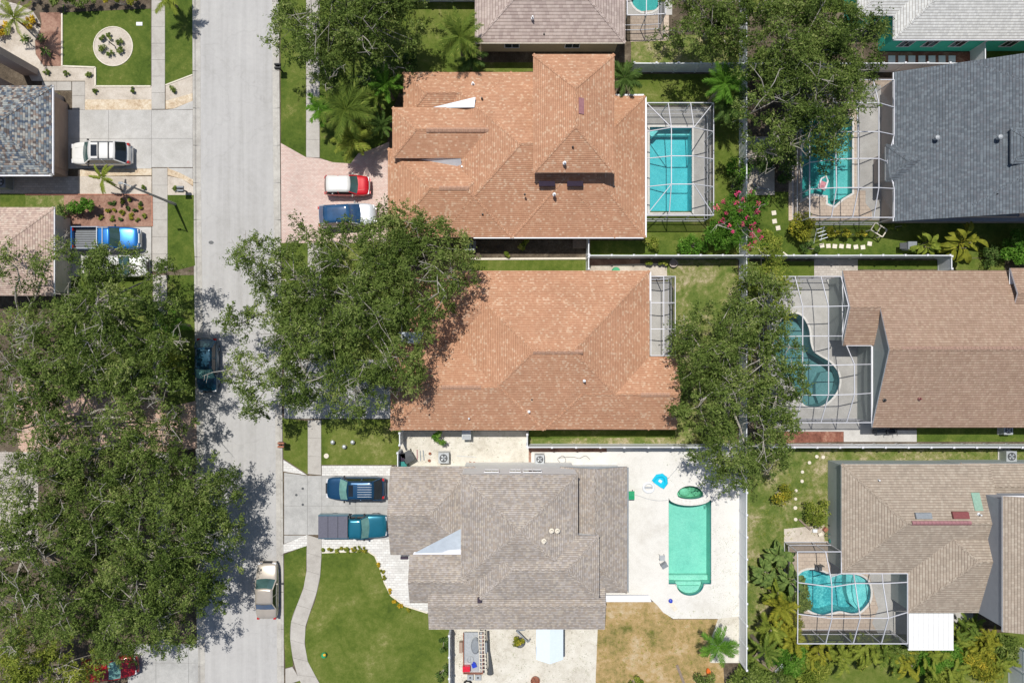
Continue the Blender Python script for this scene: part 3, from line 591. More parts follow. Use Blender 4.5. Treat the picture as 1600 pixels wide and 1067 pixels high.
# ---------------------------------------------------------------- houses
def rf(mb, pts, m=0, k=[0]):
    v = [Vector(p) for p in pts]; n = (v[1]-v[0]).cross(v[2]-v[0]).normalized()
    if n.z < 0: v = v[::-1]; n = -n
    u = Vector((0, 0, 1)).cross(n)
    u = u.normalized() if u.length > 1e-4 else Vector((1, 0, 0)); w = n.cross(u); k[0] += 3.37
    mb.face(v, m, [(p.dot(u)+k[0], p.dot(w)+k[0]*.7) for p in v])
bi = [0]
def roof_block(root, wallmb, px0, py0, px1, py1, ze=2.75, pitch=.48, axis='x', e='hh', mat='r_orange', over=.42, fas='whitep', wz=0, name='roof', og=.3):
    bi[0] += 1; ze = ze+(bi[0] % 5)*.011
    X0, Y1 = xy(px0, py0, ze); X1, Y0 = xy(px1, py1, ze); O = Vector(root.location)
    tr = (lambda a, b, z: Vector((a, b, z))-O) if axis == 'x' else (lambda a, b, z: Vector((b, a, z))-O)
    A0, A1, B0, B1 = (X0, X1, Y0, Y1) if axis == 'x' else (Y0, Y1, X0, X1)     # A along ridge, B across
    hf = (B1-B0)/2; bm_ = (B0+B1)/2; r0 = A0+(hf if e[0] == 'h' else 0); r1 = A1-(hf if e[1] == 'h' else 0)
    if r0 > r1: r0 = r1 = (r0+r1)/2 if e == 'hh' else (r0 if e[0] == 'g' else r1)
    if r0 > A1: r0 = A1
    zr = ze+hf*pitch; mb = MB(); T = .14
    rf(mb, [tr(A0,B0,ze), tr(A1,B0,ze), tr(r1,bm_,zr), tr(r0,bm_,zr)] if abs(r1-r0) > .01 else [tr(A0,B0,ze), tr(A1,B0,ze), tr(r0,bm_,zr)])
    rf(mb, [tr(A0,B1,ze), tr(A1,B1,ze), tr(r1,bm_,zr), tr(r0,bm_,zr)] if abs(r1-r0) > .01 else [tr(A0,B1,ze), tr(A1,B1,ze), tr(r0,bm_,zr)])
    for side, A, R in ((0, A0, r0), (1, A1, r1)):
        if e[side] == 'h': rf(mb, [tr(A,B0,ze), tr(A,B1,ze), tr(R,bm_,zr)])
        else:
            s = 1 if side == 0 else -1                       # rake boards and gable wall
            for Bq in (B0, B1):
                mb.face([tr(A,Bq,ze), tr(A,bm_,zr), tr(A,bm_,zr-T), tr(A,Bq,ze-T)], 1)
                mb.face([tr(A,Bq,ze-T), tr(A,bm_,zr-T), tr(A+s*og,bm_,zr-T), tr(A+s*og,Bq,ze-T)], 1)
            g = A+s*og; wallmb.face([tr(g,B0+.1,ze-T+.02), tr(g,B1-.1,ze-T+.02), tr(g,bm_,zr-T-.02)])
    mb.face([tr(A0,B0,ze-T), tr(A1,B0,ze-T), tr(A1,B0,ze), tr(A0,B0,ze)], 1); mb.face([tr(A0,B1,ze-T), tr(A1,B1,ze-T), tr(A1,B1,ze), tr(A0,B1,ze)], 1)
    for side, A in ((0, A0), (1, A1)):
        if e[side] == 'h': mb.face([tr(A,B0,ze-T), tr(A,B1,ze-T), tr(A,B1,ze), tr(A,B0,ze)], 1)
    mb.face([tr(A0,B0,ze-T), tr(A1,B0,ze-T), tr(A1,B1,ze-T), tr(A0,B1,ze-T)], 1)
    # ridge and hip caps
    def cap(p, q):
        p = Vector(p); q = Vector(q); d = (q-p)
        if d.length < .3: return
        d.normalize(); s = d.cross(Vector((0, 0, 1))).normalized(); up = Vector((0, 0, .018)); n = max(1, int((q-p).length/.24)); L = (q-p).length/n
        for i in range(n):
            a = p+d*(L*i); b = p+d*(L*(i+1)+.03); dz = s*.12; k = Vector((0, 0, .07)) if abs(d.z) < .05 else Vector((0, 0, .03)); up2 = up+Vector((0, 0, .012))
            rf(mb, [a+up2, b+up, b+dz-k+up, a+dz-k+up2]); rf(mb, [a+up2, b+up, b-dz-k+up, a-dz-k+up2])
    cap(tr(r0,bm_,zr), tr(r1,bm_,zr))
    for side, A, R in ((0, A0, r0), (1, A1, r1)):
        if e[side] == 'h' and abs(R-A) > .2:
            for Bq in (B0, B1): cap(tr(A,Bq,ze), tr(R,bm_,zr))
    mb.build(name, [M[mat], M[fas]], root)
    ov = [over]*4
    a0 = A0+(over if e[0] == 'h' else og+.01); a1 = A1-(over if e[1] == 'h' else og+.01); q = [tr(a0,B0+over,0), tr(a1,B1-over,0)]
    x0, x1 = sorted((q[0].x, q[1].x)); y0, y1 = sorted((q[0].y, q[1].y)); wallmb.box(x0, x1, y0, y1, wz, ze-T-.005)
def house(label, loc, wall, blocks, mat, name='house', **kw):
    r = empty(name, (*xy(*loc, 0), 0), label, 'house', 'suburban houses'); wm = MB()
    for b in blocks:
        k = dict(kw); k.update(b[4] if len(b) > 4 else {}); k.setdefault('mat', mat)
        roof_block(r, wm, *b[:4], **k)
    r['_w'] = 1; del r['_w']; wm.build('wall', M[wall], r); return r
def loc_(r, px, py, z): return P(px, py, z)-Vector(r.location)
def pipe(r, px, py, z, mat='white', rad=.07, h=.35, cap=True):
    p = loc_(r, px, py, z); mb = MB(); mb.lathe([(rad*1.9, p.z-.12), (rad*1.9, p.z+.04), (rad, p.z+.06), (rad, p.z+h), (0, p.z+h)], 10, c=(p.x, p.y)); mb.build('vent_pipe', M[mat], r)
def turbine(r, px, py, z, mat='lgrey'):
    p = loc_(r, px, py, z); mb = MB(); mb.lathe([(.13, p.z-.2), (.12, p.z+.1), (.18, p.z+.12), (.18, p.z+.2), (.08, p.z+.27), (0, p.z+.28)], 12, c=(p.x, p.y)); mb.build('roof_vent', M[mat], r)
def panel_on(r, px0, py0, px1, py1, z, slope, ax, mat, name='roof_vent', h=.12):
    """low box vent lying on a slope: slope = rise per metre in +y ('y') or +x ('x')"""
    a = loc_(r, px0, py1, z); b = loc_(r, px1, py0, z); mb = MB(); zc = z-r.location.z; cx, cy = (a.x+b.x)/2, (a.y+b.y)/2
    hh = lambda x, y: zc+slope*((y-cy) if ax == 'y' else (x-cx))
    c = [(a.x, a.y), (b.x, a.y), (b.x, b.y), (a.x, b.y)]; lo = [Vector((x, y, hh(x, y)-.08)) for x, y in c]; hi = [Vector((x, y, hh(x, y)+h)) for x, y in c]
    mb.face(hi)
    for i in range(4): mb.face([lo[i], lo[(i+1) % 4], hi[(i+1) % 4], hi[i]])
    mb.build(name, M[mat], r)
def ridge_vent(r, x0, x1, py, z, mat, name='ridge_vent', w=.34):
    a = loc_(r, x0, py, z); b = loc_(r, x1, py, z); mb = MB(); n = max(2, int((b.x-a.x)/.3)); s = (b.x-a.x)/n
    for i in range(n):
        u = a.x+i*s; v = u+s-.02
        mb.face([(u,a.y-w/2,a.z),(v,a.y-w/2,a.z),(v,a.y,a.z+.1),(u,a.y,a.z+.1)]); mb.face([(u,a.y,a.z+.1),(v,a.y,a.z+.1),(v,a.y+w/2,a.z),(u,a.y+w/2,a.z)])
        mb.face([(u,a.y-w/2,a.z-.1),(v,a.y-w/2,a.z-.1),(v,a.y-w/2,a.z),(u,a.y-w/2,a.z)]); mb.face([(u,a.y+w/2,a.z-.1),(v,a.y+w/2,a.z-.1),(v,a.y+w/2,a.z),(u,a.y+w/2,a.z)])
    mb.build(name, M[mat], r)
def plate(r, pts, mat='bluish', name='roof_flashing', th=.05):
    q = [loc_(r, *p) for p in pts]; mb = MB()
    n = (q[1]-q[0]).cross(q[2]-q[0])
    if n.z < 0: q = q[::-1]
    mb.face(q); lo = [p-Vector((0, 0, th)) for p in q]
    for i in range(len(q)): mb.face([lo[i], lo[(i+1) % len(q)], q[(i+1) % len(q)], q[i]])
    mb.build(name, M[mat], r)
def gutter(r, p0, p1, z, mat='whitep'):
    a = loc_(r, *p0, z); b = loc_(r, *p1, z); mb = MB(); mb.bar(a, b, .12, .12); mb.build('gutter', M[mat], r)
def window(r, x, y, z, w, h, face, frame='whitep', name='window'):
    """x, y world position on the wall, face = outward direction"""
    o = Vector((x, y, z))-Vector(r.location); d = {'N': (0, 1), 'S': (0, -1), 'E': (1, 0), 'W': (-1, 0)}[face]; t = (-d[1], d[0])
    Mx = Matrix(((t[0], d[0], 0, o.x), (t[1], d[1], 0, o.y), (0, 0, 1, o.z), (0, 0, 0, 1)))
    g = MB(); g.box(-w/2, w/2, .0, .03, 0, h, 0, Mx); gl = g.build(name, M['glass'], r)
    f = MB()
    for b in ((-w/2-.06, w/2+.06, -.06, 0), (-w/2-.06, w/2+.06, h, h+.06)): f.box(b[0], b[1], .0, .06, b[2], b[3], 0, Mx)
    for b in ((-w/2-.06, -w/2), (w/2, w/2+.06), (-.02, .02)): f.box(b[0], b[1], .0, .055, 0, h, 0, Mx)
    f.build('frame', M[frame], gl)
def door(r, x, y, w, h, face, mat='w_white', n=4, name='garage_door'):
    o = Vector((x, y, 0))-Vector(r.location); d = {'N': (0, 1), 'S': (0, -1), 'E': (1, 0), 'W': (-1, 0)}[face]; t = (-d[1], d[0])
    Mx = Matrix(((t[0], d[0], 0, o.x), (t[1], d[1], 0, o.y), (0, 0, 1, o.z), (0, 0, 0, 1))); g = MB()
    for i in range(n): g.box(-w/2, w/2, 0, .05, Z0+i*h/n+.012, Z0+(i+1)*h/n, 0, Mx)
    g.build(name, M[mat], r)
# upper orange house
h1 = house('two storey orange shingled house above the centre with a caged turquoise pool', (806,240), 'w_cream', [
    (683,113,962,371, {}), (800,150,1008,371, {}), (606,232,800,371, {}), (613,168,800,247, dict(ze=3.75)), (630,113,800,190, {}),
    (833,85,960,270, dict(ze=6.0, axis='y', pitch=.5, fas='w_cream'))], 'r_orange')
plate(h1, [(672,169,3.5),(743,152,4.35),(741,168,4.3)]); plate(h1, [(644,250,3.1),(722,266,3.4),(720,248,4.05),(680,248,3.75)])
gutter(h1, (740,371.6), (1006,371.6), 2.7); gutter(h1, (1009,152), (1009,371), 2.7); gutter(h1, (962,149), (1006,149), 2.7)
for a in ((739,132,3.3),(722,262,3.5),(882,255,6.6),(866,304,4.7)): pipe(h1, *a)
for a in ((753,154,4.2),(895,230,6.9),(820,304,4.7),(754,335,3.6)): pipe(h1, *a, mat='black', rad=.04, h=.2)
panel_on(h1, 904,154,912.5,179, 7.25, -.5, 'x', 'mauve'); panel_on(h1, 842,284,867,291, 4.9, .48, 'y', 'navy'); panel_on(h1, 886,284,911,291, 4.9, .48, 'y', 'navy')
ridge_vent(h1, 666,764, 203, 4.72, 'vent_o'); ridge_vent(h1, 686,733, 294, 4.42, 'vent_o')
X, Y = xy(640, 371, 0); window(h1, -4, 8.13+.40, .9, 1.5, 1.2, 'S'); window(h1, 3, 8.13+.40, .9, 1.8, 1.2, 'S')
door(h1, -8.8, 11.5, 4.9, 2.2, 'W')
# middle orange house
h2 = house('orange shingled single storey house in the middle beneath a large oak crown', (860,548), 'w_cream', [
    (708,423,1015,671, {}), (850,557,1057,671, dict(e='hg')), (610,535,850,672, {}), (640,428,800,535, {})], 'r_orange')
ridge_vent(h2, 833,911, 549.5, 5.68, 'vent_o'); ridge_vent(h2, 690,752, 605, 4.4, 'vent_o'); ridge_vent(h2, 1001,1047, 616.5, 4.1, 'vent_o')
for a in ((913,595,4.9),(826.5,643,3.5),(733,653,3.2)): pipe(h2, *a, rad=.06)
pipe(h2, 831, 624, 3.9, mat='black', rad=.04, h=.2)
plate(h2, [(622,519,3.1),(662,519,3.5),(655,536,3.2),(625,536,3.0)])
door(h2, -9.05, -3.6, 4.9, 2.2, 'W'); window(h2, -3, -6.88-.01+.43, .9, 1.5, 1.1, 'S'); gutter(h2, (1016,424), (1016,470), 2.7); gutter(h2, (918,424.5), (1014,424.5), 2.7)
# grey house
h3 = house('rambling grey brown shingled house between two driveways and the white deck', (790,850), 'w_white', [
    (610,729,742,867, dict(e='gh', pitch=.42)), (640,865,765,942, dict(e='gh', pitch=.45)), (670,902,945,983, dict(e='gg', pitch=.3)), (875,729,980,926, dict(axis='y', e='hg', pitch=.42)),
    (720,741,903,905, dict(ze=5.5, pitch=.3, over=.04, axis='y')), (750,836,936,936, dict(ze=5.48, pitch=.3)) ], 'r_grey', fas='grey')
plate(h3, [(647,864,3.05),(720,826,3.9),(720,862,3.3)]); plate(h3, [(645,866,2.98),(647,862,3.0),(720,858,3.4),(720,866,3.3)], 'whitep')
for a in ((740,788,4.4),): pipe(h3, *a, mat='black', rad=.06, h=.2)
for a in ((862,829,6.4),(871,829,6.4),(850,845,6.5)): pipe(h3, *a, mat='edge', rad=.1, h=.3)
panel_on(h3, 626,869,638,873, 2.4, 0, 'x', 'navy'); panel_on(h3, 746,933,752,941, 3.6, 0, 'x', 'navy')
for i, (wx, ww) in enumerate(((805, .75), (832, 1.3), (768, 1.0))): window(h3, (wx-800)/K*.92, -9.86+.02, 3.9, ww, .9, 'N')
plate(h3, [(945,930,.9),(1014,930,.9),(1018,940,.9),(945,940,.9)], 'whitep', 'porch_rail', .1)
gutter(h3, (981,730), (981,925), 2.7, 'grey'); door(h3, -9.5, -12.6, 4.9, 2.2, 'W')
# top houses
h4 = house('pale taupe shingled house with beige wall cut by the picture top', (860,-20), 'w_beige', [(742,-150,977,67, dict(axis='y', pitch=.45))], 'r_taupe2', fas='edge')
gutter(h4, (742,67.6), (977,67.6), 2.7, 'edge'); pipe(h4, 832,29,3.7, rad=.06); pipe(h4, 850,54,3.0, mat='black', rad=.04, h=.2)
for wx in (800, 892): window(h4, (wx-800)/K, 23.35+.4-.01, 1.0, 1.1, 1.0, 'S')
h5 = house('pale grey shingled house with bright turquoise walls in the upper right corner', (1500,0), 'w_teal', [(1396,-150,1760,62, dict(over=.22, pitch=.42)), (1340,-150,1500,25, dict(over=.25, pitch=.42))], 'r_pale')
for wx in (1420, 1458, 1502, 1582): window(h5, (wx-800)/K*.965, 23.6+.19, 1.1, .9, 1.0, 'S')
gutter(h5, (1396,62.6), (1640,62.6), 2.7)
# slate house
h6 = house('large dark slate blue roofed house along the right side with caged pool', (1510,230), 'w_taupe', [
    (1396,113,1745,346, dict(axis='y', e='gg', pitch=.46)), (1520,96,1860,322, dict(ze=4.9, axis='y', e='hh', pitch=.46)), (1496,190,1592,338, dict(ze=4.42, axis='y', e='hh', pitch=.46)),
    (1384,226,1470,284, dict(e='hh', pitch=.5)), (1580,200,1690,256, dict(ze=6.2, e='hh'))], 'r_slate', fas='grey')
gutter(h6, (1396,114), (1396,228), 2.7); gutter(h6, (1396,284), (1396,346), 2.7); gutter(h6, (1384,230), (1384,282), 2.7)
turbine(h6, 1463,216, 4.2); turbine(h6, 1561,215, 5.9); panel_on(h6, 1555,303,1563,312, 5.4, .46, 'y', 'black'); panel_on(h6, 1564,303,1572,312, 5.4, .46, 'y', 'black')
# brown house
h7 = house('pinkish brown shingled house with long ridge vent and west facing gable', (1500,545), 'w_grey', [
    (1363,423,1840,668, dict(e='gg', pitch=.4, og=.12)), (1317,423,1369,540, dict(e='gg', pitch=.4, og=.1)), (1579,419,1840,500, dict(ze=3.3, e='gg', pitch=.4))], 'r_brown')
ridge_vent(h7, 1408,1640, 545.3, 5.13, 'vent_b', w=.4)
pipe(h7, 1382,625,3.7, mat='black', rad=.07, h=.2); pipe(h7, 1437,623,3.8, mat='maroon', rad=.06, h=.25)
window(h7, 28.6, -5.5, .9, 1.2, 1.1, 'W'); window(h7, 28.6, -2.3, .9, 1.2, 1.1, 'W')
# taupe house
h8 = house('taupe shingled house with tall grey wall in the lower right corner', (1450,840), 'w_grey', [
    (1315,725,1546,895, dict(e='hg', pitch=.36, over=.15)), (1418,778,1536,957, dict(e='hg', pitch=.36, over=.15)), (1500,724,1800,792, dict(e='hg', pitch=.3, over=.15))], 'r_taupe')
wm = MB(); roof_block(h8, wm, 1567,775,1830,987, ze=5.5, pitch=.3, axis='y', e='gg', mat='r_taupe', over=.06); wm.build('wall', M['w_slate'], h8)
ridge_vent(h8, 1425,1518, 817, 4.35, 'mauve', w=.3); panel_on(h8, 1430,801,1455,809.5, 4.2, -.36, 'y', 'grey'); panel_on(h8, 1488,799.5,1513,809, 4.2, -.36, 'y', 'maroon'); panel_on(h8, 1519,770,1532,796, 3.7, -.36, 'y', 'seafoam')
pipe(h8, 1371,749,3.1, rad=.06); pipe(h8, 1529,803,4.1, rad=.06)
mb = MB(); a = loc_(h8, 1420,1015,2.7); b = loc_(h8, 1490,958,2.7); [mb.box(a.x+(b.x-a.x)*i/9+.008, a.x+(b.x-a.x)*(i+1)/9-.008, a.y+.06, b.y, a.z-.1, a.z) for i in range(9)]; mb.box(a.x-.03, b.x+.03, a.y-.04, a.y+.06, a.z-.14, a.z-.02); mb.box(a.x+.1, a.x+.22, a.y+.1, a.y+.22, Z0, a.z-.1); mb.box(b.x-.22, b.x-.1, a.y+.1, a.y+.22, Z0, a.z-.1); mb.build('patio_roof', M['w_white'], h8)
# left houses
l1 = house('house with mottled multicoloured slate roof and a wide garage on the far left', (0,210), 'w_tan', [(-200,134,82,274, dict(pitch=.45, over=.5))], 'r_multi', fas='edge')
gutter(l1, (83,134), (83,274), 2.72); gutter(l1, (-60,274.6), (82,274.6), 2.72)
door(l1, xy(82,0,2.75)[0]-.5, (Y:=xy(0,206,2.75)[1]), 4.9, 2.2, 'E', 'w_tan')
mb = MB()
for (cx, cy, s) in ((50,114,.62), (16,143,.8), (96,158,.18), (99,266,.18)):
    mb = MB(); p = loc_(l1, cx, cy, 0); hh = 5.6 if s > .3 else 2.4; mb.box(p.x-s, p.x+(s if s > .3 else .3), p.y-.28, p.y+.28, 0, hh); mb.build('pillar', M['w_taupe'], l1)
l2 = house('house with pinkish tan shingled roof half under the oak on the far left', (0,400), 'w_cream', [(-200,324,84,462, dict(pitch=.42, over=.4))], 'r_pink')
gutter(l2, (85,324), (85,462), 2.72); door(l2, xy(84,0,2.75)[0]-.39, xy(0,395,2.75)[1], 4.6, 2.2, 'E', 'w_cream')
# ---------------------------------------------------------------- screen cages
def cage(label, pts, beams, panes, walls, w=.058, group='screen pool cages'):
    c = [pts[k] for k in pts]; base = P(sum(p[0] for p in c)/len(c), sum(p[1] for p in c)/len(c), Z0)
    r = empty('screen_cage', base, label, 'pool cage', group); Q = {k: P(*v)-base for k, v in pts.items()}
    for a, b in beams: m = MB(); m.bar(Q[a], Q[b], w, w*1.3); m.build('beam', M['frame'], r)
    for p in panes: m = MB(); m.face([Q[k]-Vector((0, 0, .03)) for k in p]); m.build('screen', M['screen'], r)
    done = set()
    for a, b in walls:
        A, B = Q[a], Q[b]; A0 = Vector((A.x, A.y, 0)); B0 = Vector((B.x, B.y, 0)); up = Vector((0, 0, .9))
        m = MB(); m.face([A0, B0, B, A]); m.build('screen', M['screen'], r)
        m = MB(); m.bar(A0+up, B0+up, .05, .05); m.bar(A0+Vector((0, 0, .03)), B0+Vector((0, 0, .03)), .06, .06); m.build('rail', M['frame'], r)
        for k, U, V in ((a, A, A0), (b, B, B0)):
            if k not in done: done.add(k); m = MB(); m.bar(V, U, .055, .055); m.build('post', M['frame'], r)
    return r
lo, hi = 2.7, 3.85
c1 = {'a0':(1010,161,lo),'a1':(1044,161,lo),'a2':(1079,161,lo),'a3':(1115,161,lo),'b0':(1010,206,lo),'b1':(1049,199.5,hi),'b2':(1084,199.5,hi),'b3':(1115,206,lo),
      'c0':(1010,248,lo),'c1':(1049,244,hi),'c2':(1084,244,hi),'c3':(1115,249,lo),'d0':(1010,292,lo),'d1':(1049,288,hi),'d2':(1084,288,hi),'d3':(1115,292,lo),
      'e0':(1010,336.5,lo),'e1':(1045.5,336.5,lo),'e2':(1079,336.5,lo),'e3':(1115,336.5,lo)}
bm1 = [(r+'0', r+'1') for r in 'abcde']+[(r+'1', r+'2') for r in 'abcde']+[(r+'2', r+'3') for r in 'abcde']+[(p+c, q+c) for p, q in zip('abcd', 'bcde') for c in '013']+[('a2','b2'),('a0','b1'),('a3','b2'),('d1','e0'),('d2','e3')]
pn1 = [(p+str(i), p+str(i+1), q+str(i+1), q+str(i)) for p, q in zip('abcd', 'bcde') for i in range(3)]
cage('white framed screen cage over the turquoise pool of the upper orange house', c1, bm1, pn1, [('a0','a1'),('a1','a2'),('a2','a3'),('a3','b3'),('b3','c3'),('c3','d3'),('d3','e3'),('e0','e1'),('e1','e2'),('e2','e3')])
c2 = {'a0':(1017,432,lo),'a1':(1037,432,lo+.25),'a2':(1055,432,2.4),'b0':(1017,473,lo),'b1':(1037,473,lo+.25),'b2':(1055,473,2.4),'c0':(1017,514,lo),'c1':(1037,514,lo+.25),'c2':(1055,514,2.4),'d0':(1017,555.5,lo),'d1':(1037,555.5,lo+.25),'d2':(1055,555.5,2.4)}
cage('narrow white framed screened lanai beside the middle orange house', c2, [(r+'0', r+'1') for r in 'abcd']+[(r+'1', r+'2') for r in 'abcd']+[(p+c, q+c) for p, q in zip('abc', 'bcd') for c in '012'],
     [(p+str(i), p+str(i+1), q+str(i+1), q+str(i)) for p, q in zip('abc', 'bcd') for i in range(2)], [('a0','a1'),('a1','a2'),('a2','b2'),('b2','c2'),('c2','d2')])
lo, hi = 3.3, 4.3
def rows(names, xs, ys, zs): return {n+str(i): (x, ys if not isinstance(ys, list) else ys[i], zs[i]) for n in names for i, x in enumerate(xs)}
c3 = {}
for n, y, xs, ys, zz in (('a',0,[1265,1298,1331,1364,1397],[125]*5,[lo]*5), ('b',0,[1265,1303,1338,1373,1397],[170,161,161,161,168],[lo,hi,hi,hi,2.8]), ('c',0,[1265,1305,1341,1373,1397],[212,206,206,206,211],[lo,hi,hi,hi,2.8]),
                         ('d',0,[1265,1306,1341,1373,1386],[254,249,248,248,253],[lo,hi,hi,hi,2.8]), ('e',0,[1265,1307,1341.5,1373,1397],[296,293.5,293.5,293.5,295],[lo,hi,hi,hi,2.8]), ('f',0,[1265,1299,1332,1365,1397],[340]*5,[lo]*5)):
    for i in range(5): c3[n+str(i)] = (xs[i], ys[i], zz[i])
R3 = 'abcdef'
cage('big screen cage over the teal pool beside the dark slate house', c3, [(r+str(i), r+str(i+1)) for r in R3 for i in range(4)]+[(p+str(i), q+str(i)) for p, q in zip(R3, R3[1:]) for i in range(5)],
     [(p+str(i), p+str(i+1), q+str(i+1), q+str(i)) for p, q in zip(R3, R3[1:]) for i in range(4)], [(p+'0', q+'0') for p, q in zip(R3, R3[1:])]+[('a'+str(i), 'a'+str(i+1)) for i in range(4)]+[('f'+str(i), 'f'+str(i+1)) for i in range(4)])
lo, hi = 2.7, 3.9; c4 = {}
for n, xs, ys, zz in (('a',[1203,1242,1282.5,1314],[432]*4,[lo]*4), ('b',[1205,1254,1294.5,1326],[482,478.8,478.8,478],[lo,hi,hi,3.8]), ('c',[1205,1254,1294.5,1316],[526,525,525,525],[lo,hi,hi,3.0]),
                      ('d',[1205,1254,1294.5,1335,1361.5],[572,570.5,570.5,569.5,569],[lo,hi,hi,hi,2.9]), ('e',[1205,1254,1294.5,1335,1361.5],[614,617,617,616,614],[lo,hi,hi,hi,2.9]), ('f',[1203,1244,1282.5,1322.5,1361.5],[660]*5,[lo]*5)):
    for i in range(len(xs)): c4[n+str(i)] = (xs[i], ys[i], zz[i])
c4['g3'] = (1322.5,540,2.75); c4['g4'] = (1361.5,540,2.75)
cage('wide screen cage over the dark kidney pool beside the brown house', c4, [(r+str(i), r+str(i+1)) for r in 'abc' for i in range(3)]+[(r+str(i), r+str(i+1)) for r in 'def' for i in range(4)]+[(p+str(i), q+str(i)) for p, q in zip('abcde', 'bcdef') for i in range(3)]+[('a3','b3'),('b3','c3'),('g3','d3'),('d3','e3'),('e3','f3'),('g4','d4'),('d4','e4'),('e4','f4'),('g3','g4')],
     [(p+str(i), p+str(i+1), q+str(i+1), q+str(i)) for p, q in zip('abcde', 'bcdef') for i in range(2)]+[('a2','a3','b3','b2'),('b2','b3','c3','c2'),('c2','c3','g3','d3','d2'),('g3','g4','d4','d3'),('d2','d3','e3','e2'),('e2','e3','f3','f2'),('d3','d4','e4','e3'),('e3','e4','f4','f3')],
     [(p+'0', q+'0') for p, q in zip('abcde', 'bcdef')]+[('a'+str(i), 'a'+str(i+1)) for i in range(3)]+[('f'+str(i), 'f'+str(i+1)) for i in range(4)])
lo, hi = 2.7, 3.8
c5 = {'n0':(1246,861.5,lo),'n1':(1290,861.5,lo),'n2':(1314.5,861.5,lo),'m1':(1297.7,901,3.5),'m2':(1314.5,895.5,2.8),'p0':(1246.5,909.5,lo),'p1':(1299.7,916.4,hi),'p2':(1336,911,hi-.2),'p3':(1379.4,911,3.4),'p4':(1418,909,2.9),
      't2':(1333.5,895.5,2.8),'t3':(1378,895.5,2.8),'t4':(1418,895.5,2.8),'q0':(1246.5,958.7,lo),'q1':(1299.7,965.6,hi),'q2':(1344,965,hi),'q3':(1388,965,hi),'q4':(1418,956,2.9),'s0':(1246,1005,lo),'s1':(1290,1005,lo),'s2':(1333,1005,lo),'s3':(1377,1005,lo),'s4':(1418,1005,lo)}
cage('angular screen cage over the bright freeform pool beside the taupe house', c5, [('n0','n1'),('n1','n2'),('n1','m1'),('m1','p1'),('n2','m2'),('m1','m2'),('n0','p0'),('p0','p1'),('p1','p2'),('p2','p3'),('p3','p4'),('m2','t2'),('t2','t3'),('t3','t4'),('t2','p2'),('t3','p3'),('t4','p4'),('p0','q0'),('p1','q1'),('p2','q2'),('p3','q3'),('p4','q4'),
      ('q0','q1'),('q1','q2'),('q2','q3'),('q3','q4'),('q0','s0'),('q1','s1'),('q2','s2'),('q3','s3'),('q4','s4'),('s0','s1'),('s1','s2'),('s2','s3'),('s3','s4')],
     [('n0','n1','m1','p1','p0'),('n1','n2','m2','m1'),('m1','m2','t2','p2','p1'),('t2','t3','p3','p2'),('t3','t4','p4','p3'),('p0','p1','q1','q0'),('p1','p2','q2','q1'),('p2','p3','q3','q2'),('p3','p4','q4','q3'),('q0','q1','s1','s0'),('q1','q2','s2','s1'),('q2','q3','s3','s2'),('q3','q4','s4','s3')],
     [('n0','n1'),('n1','n2'),('n0','p0'),('p0','q0'),('q0','s0'),('s0','s1'),('s1','s2'),('s2','s3'),('s3','s4')])
c6 = {'a0':(980,-40,2.7),'a1':(1010,-40,2.7),'a2':(1040,-40,2.7),'b0':(980,24,2.7),'b1':(1010,24,2.7),'b2':(1040,22,2.7)}
cage('screen cage at the picture top next to the pale taupe house', c6, [('a0','a1'),('a1','a2'),('b0','b1'),('b1','b2'),('a0','b0'),('a1','b1'),('a2','b2')], [('a0','a1','b1','b0'),('a1','a2','b2','b1')], [('b0','b1'),('b1','b2'),('a2','b2')])
ORD = ['first','second','third','fourth','fifth','sixth','seventh','eighth','ninth','tenth','eleventh','twelfth']
# ---------------------------------------------------------------- vehicles
def paint(name, c, met=.2, rough=.3):
    m, nt, bs = new(name); bs.inputs['Base Color'].default_value = (*c, 1); bs.inputs['Metallic'].default_value = met; bs.inputs['Roughness'].default_value = rough
    bs.inputs['Coat Weight'].default_value = .8; bs.inputs['Coat Roughness'].default_value = .06; pos = posn(nt)
    n = noiz(nt, pos, 1.5, 3, .6); nt.links.new(ramp(nt, n, [(.3, tuple(x*.88 for x in c)), (.7, c)]), bs.inputs['Base Color']); return m
def cglass(name, c): return flat(name, c, .05, 0, .9, var=.25, sc=1.5)
M['tyre'] = flat('tyre rubber', (.018, .018, .019), .85); M['rim'] = flat('alloy rim', (.45, .46, .48), .3, .8)
M['g_dark'] = cglass('dark car glass', (.012, .016, .02)); M['g_teal'] = cglass('pale teal windscreen', (.16, .33, .30)); M['g_mid'] = cglass('green grey windscreen', (.05, .10, .095)); M['g_blue'] = cglass('blue tinted glass', (.02, .07, .16))
M['cover'] = flat('purple grey vinyl', (.10, .10, .135), .6); M['lamp'] = flat('lamp lens', (.7, .7, .72), .1, 0, .8); M['tail'] = flat('red lamp lens', (.4, .01, .01), .15, 0, .8); M['trim'] = flat('black trim', (.015, .015, .016), .4); M['chrome'] = flat('chrome trim', (.6, .61, .63), .12, .9)
WHEEL = {}
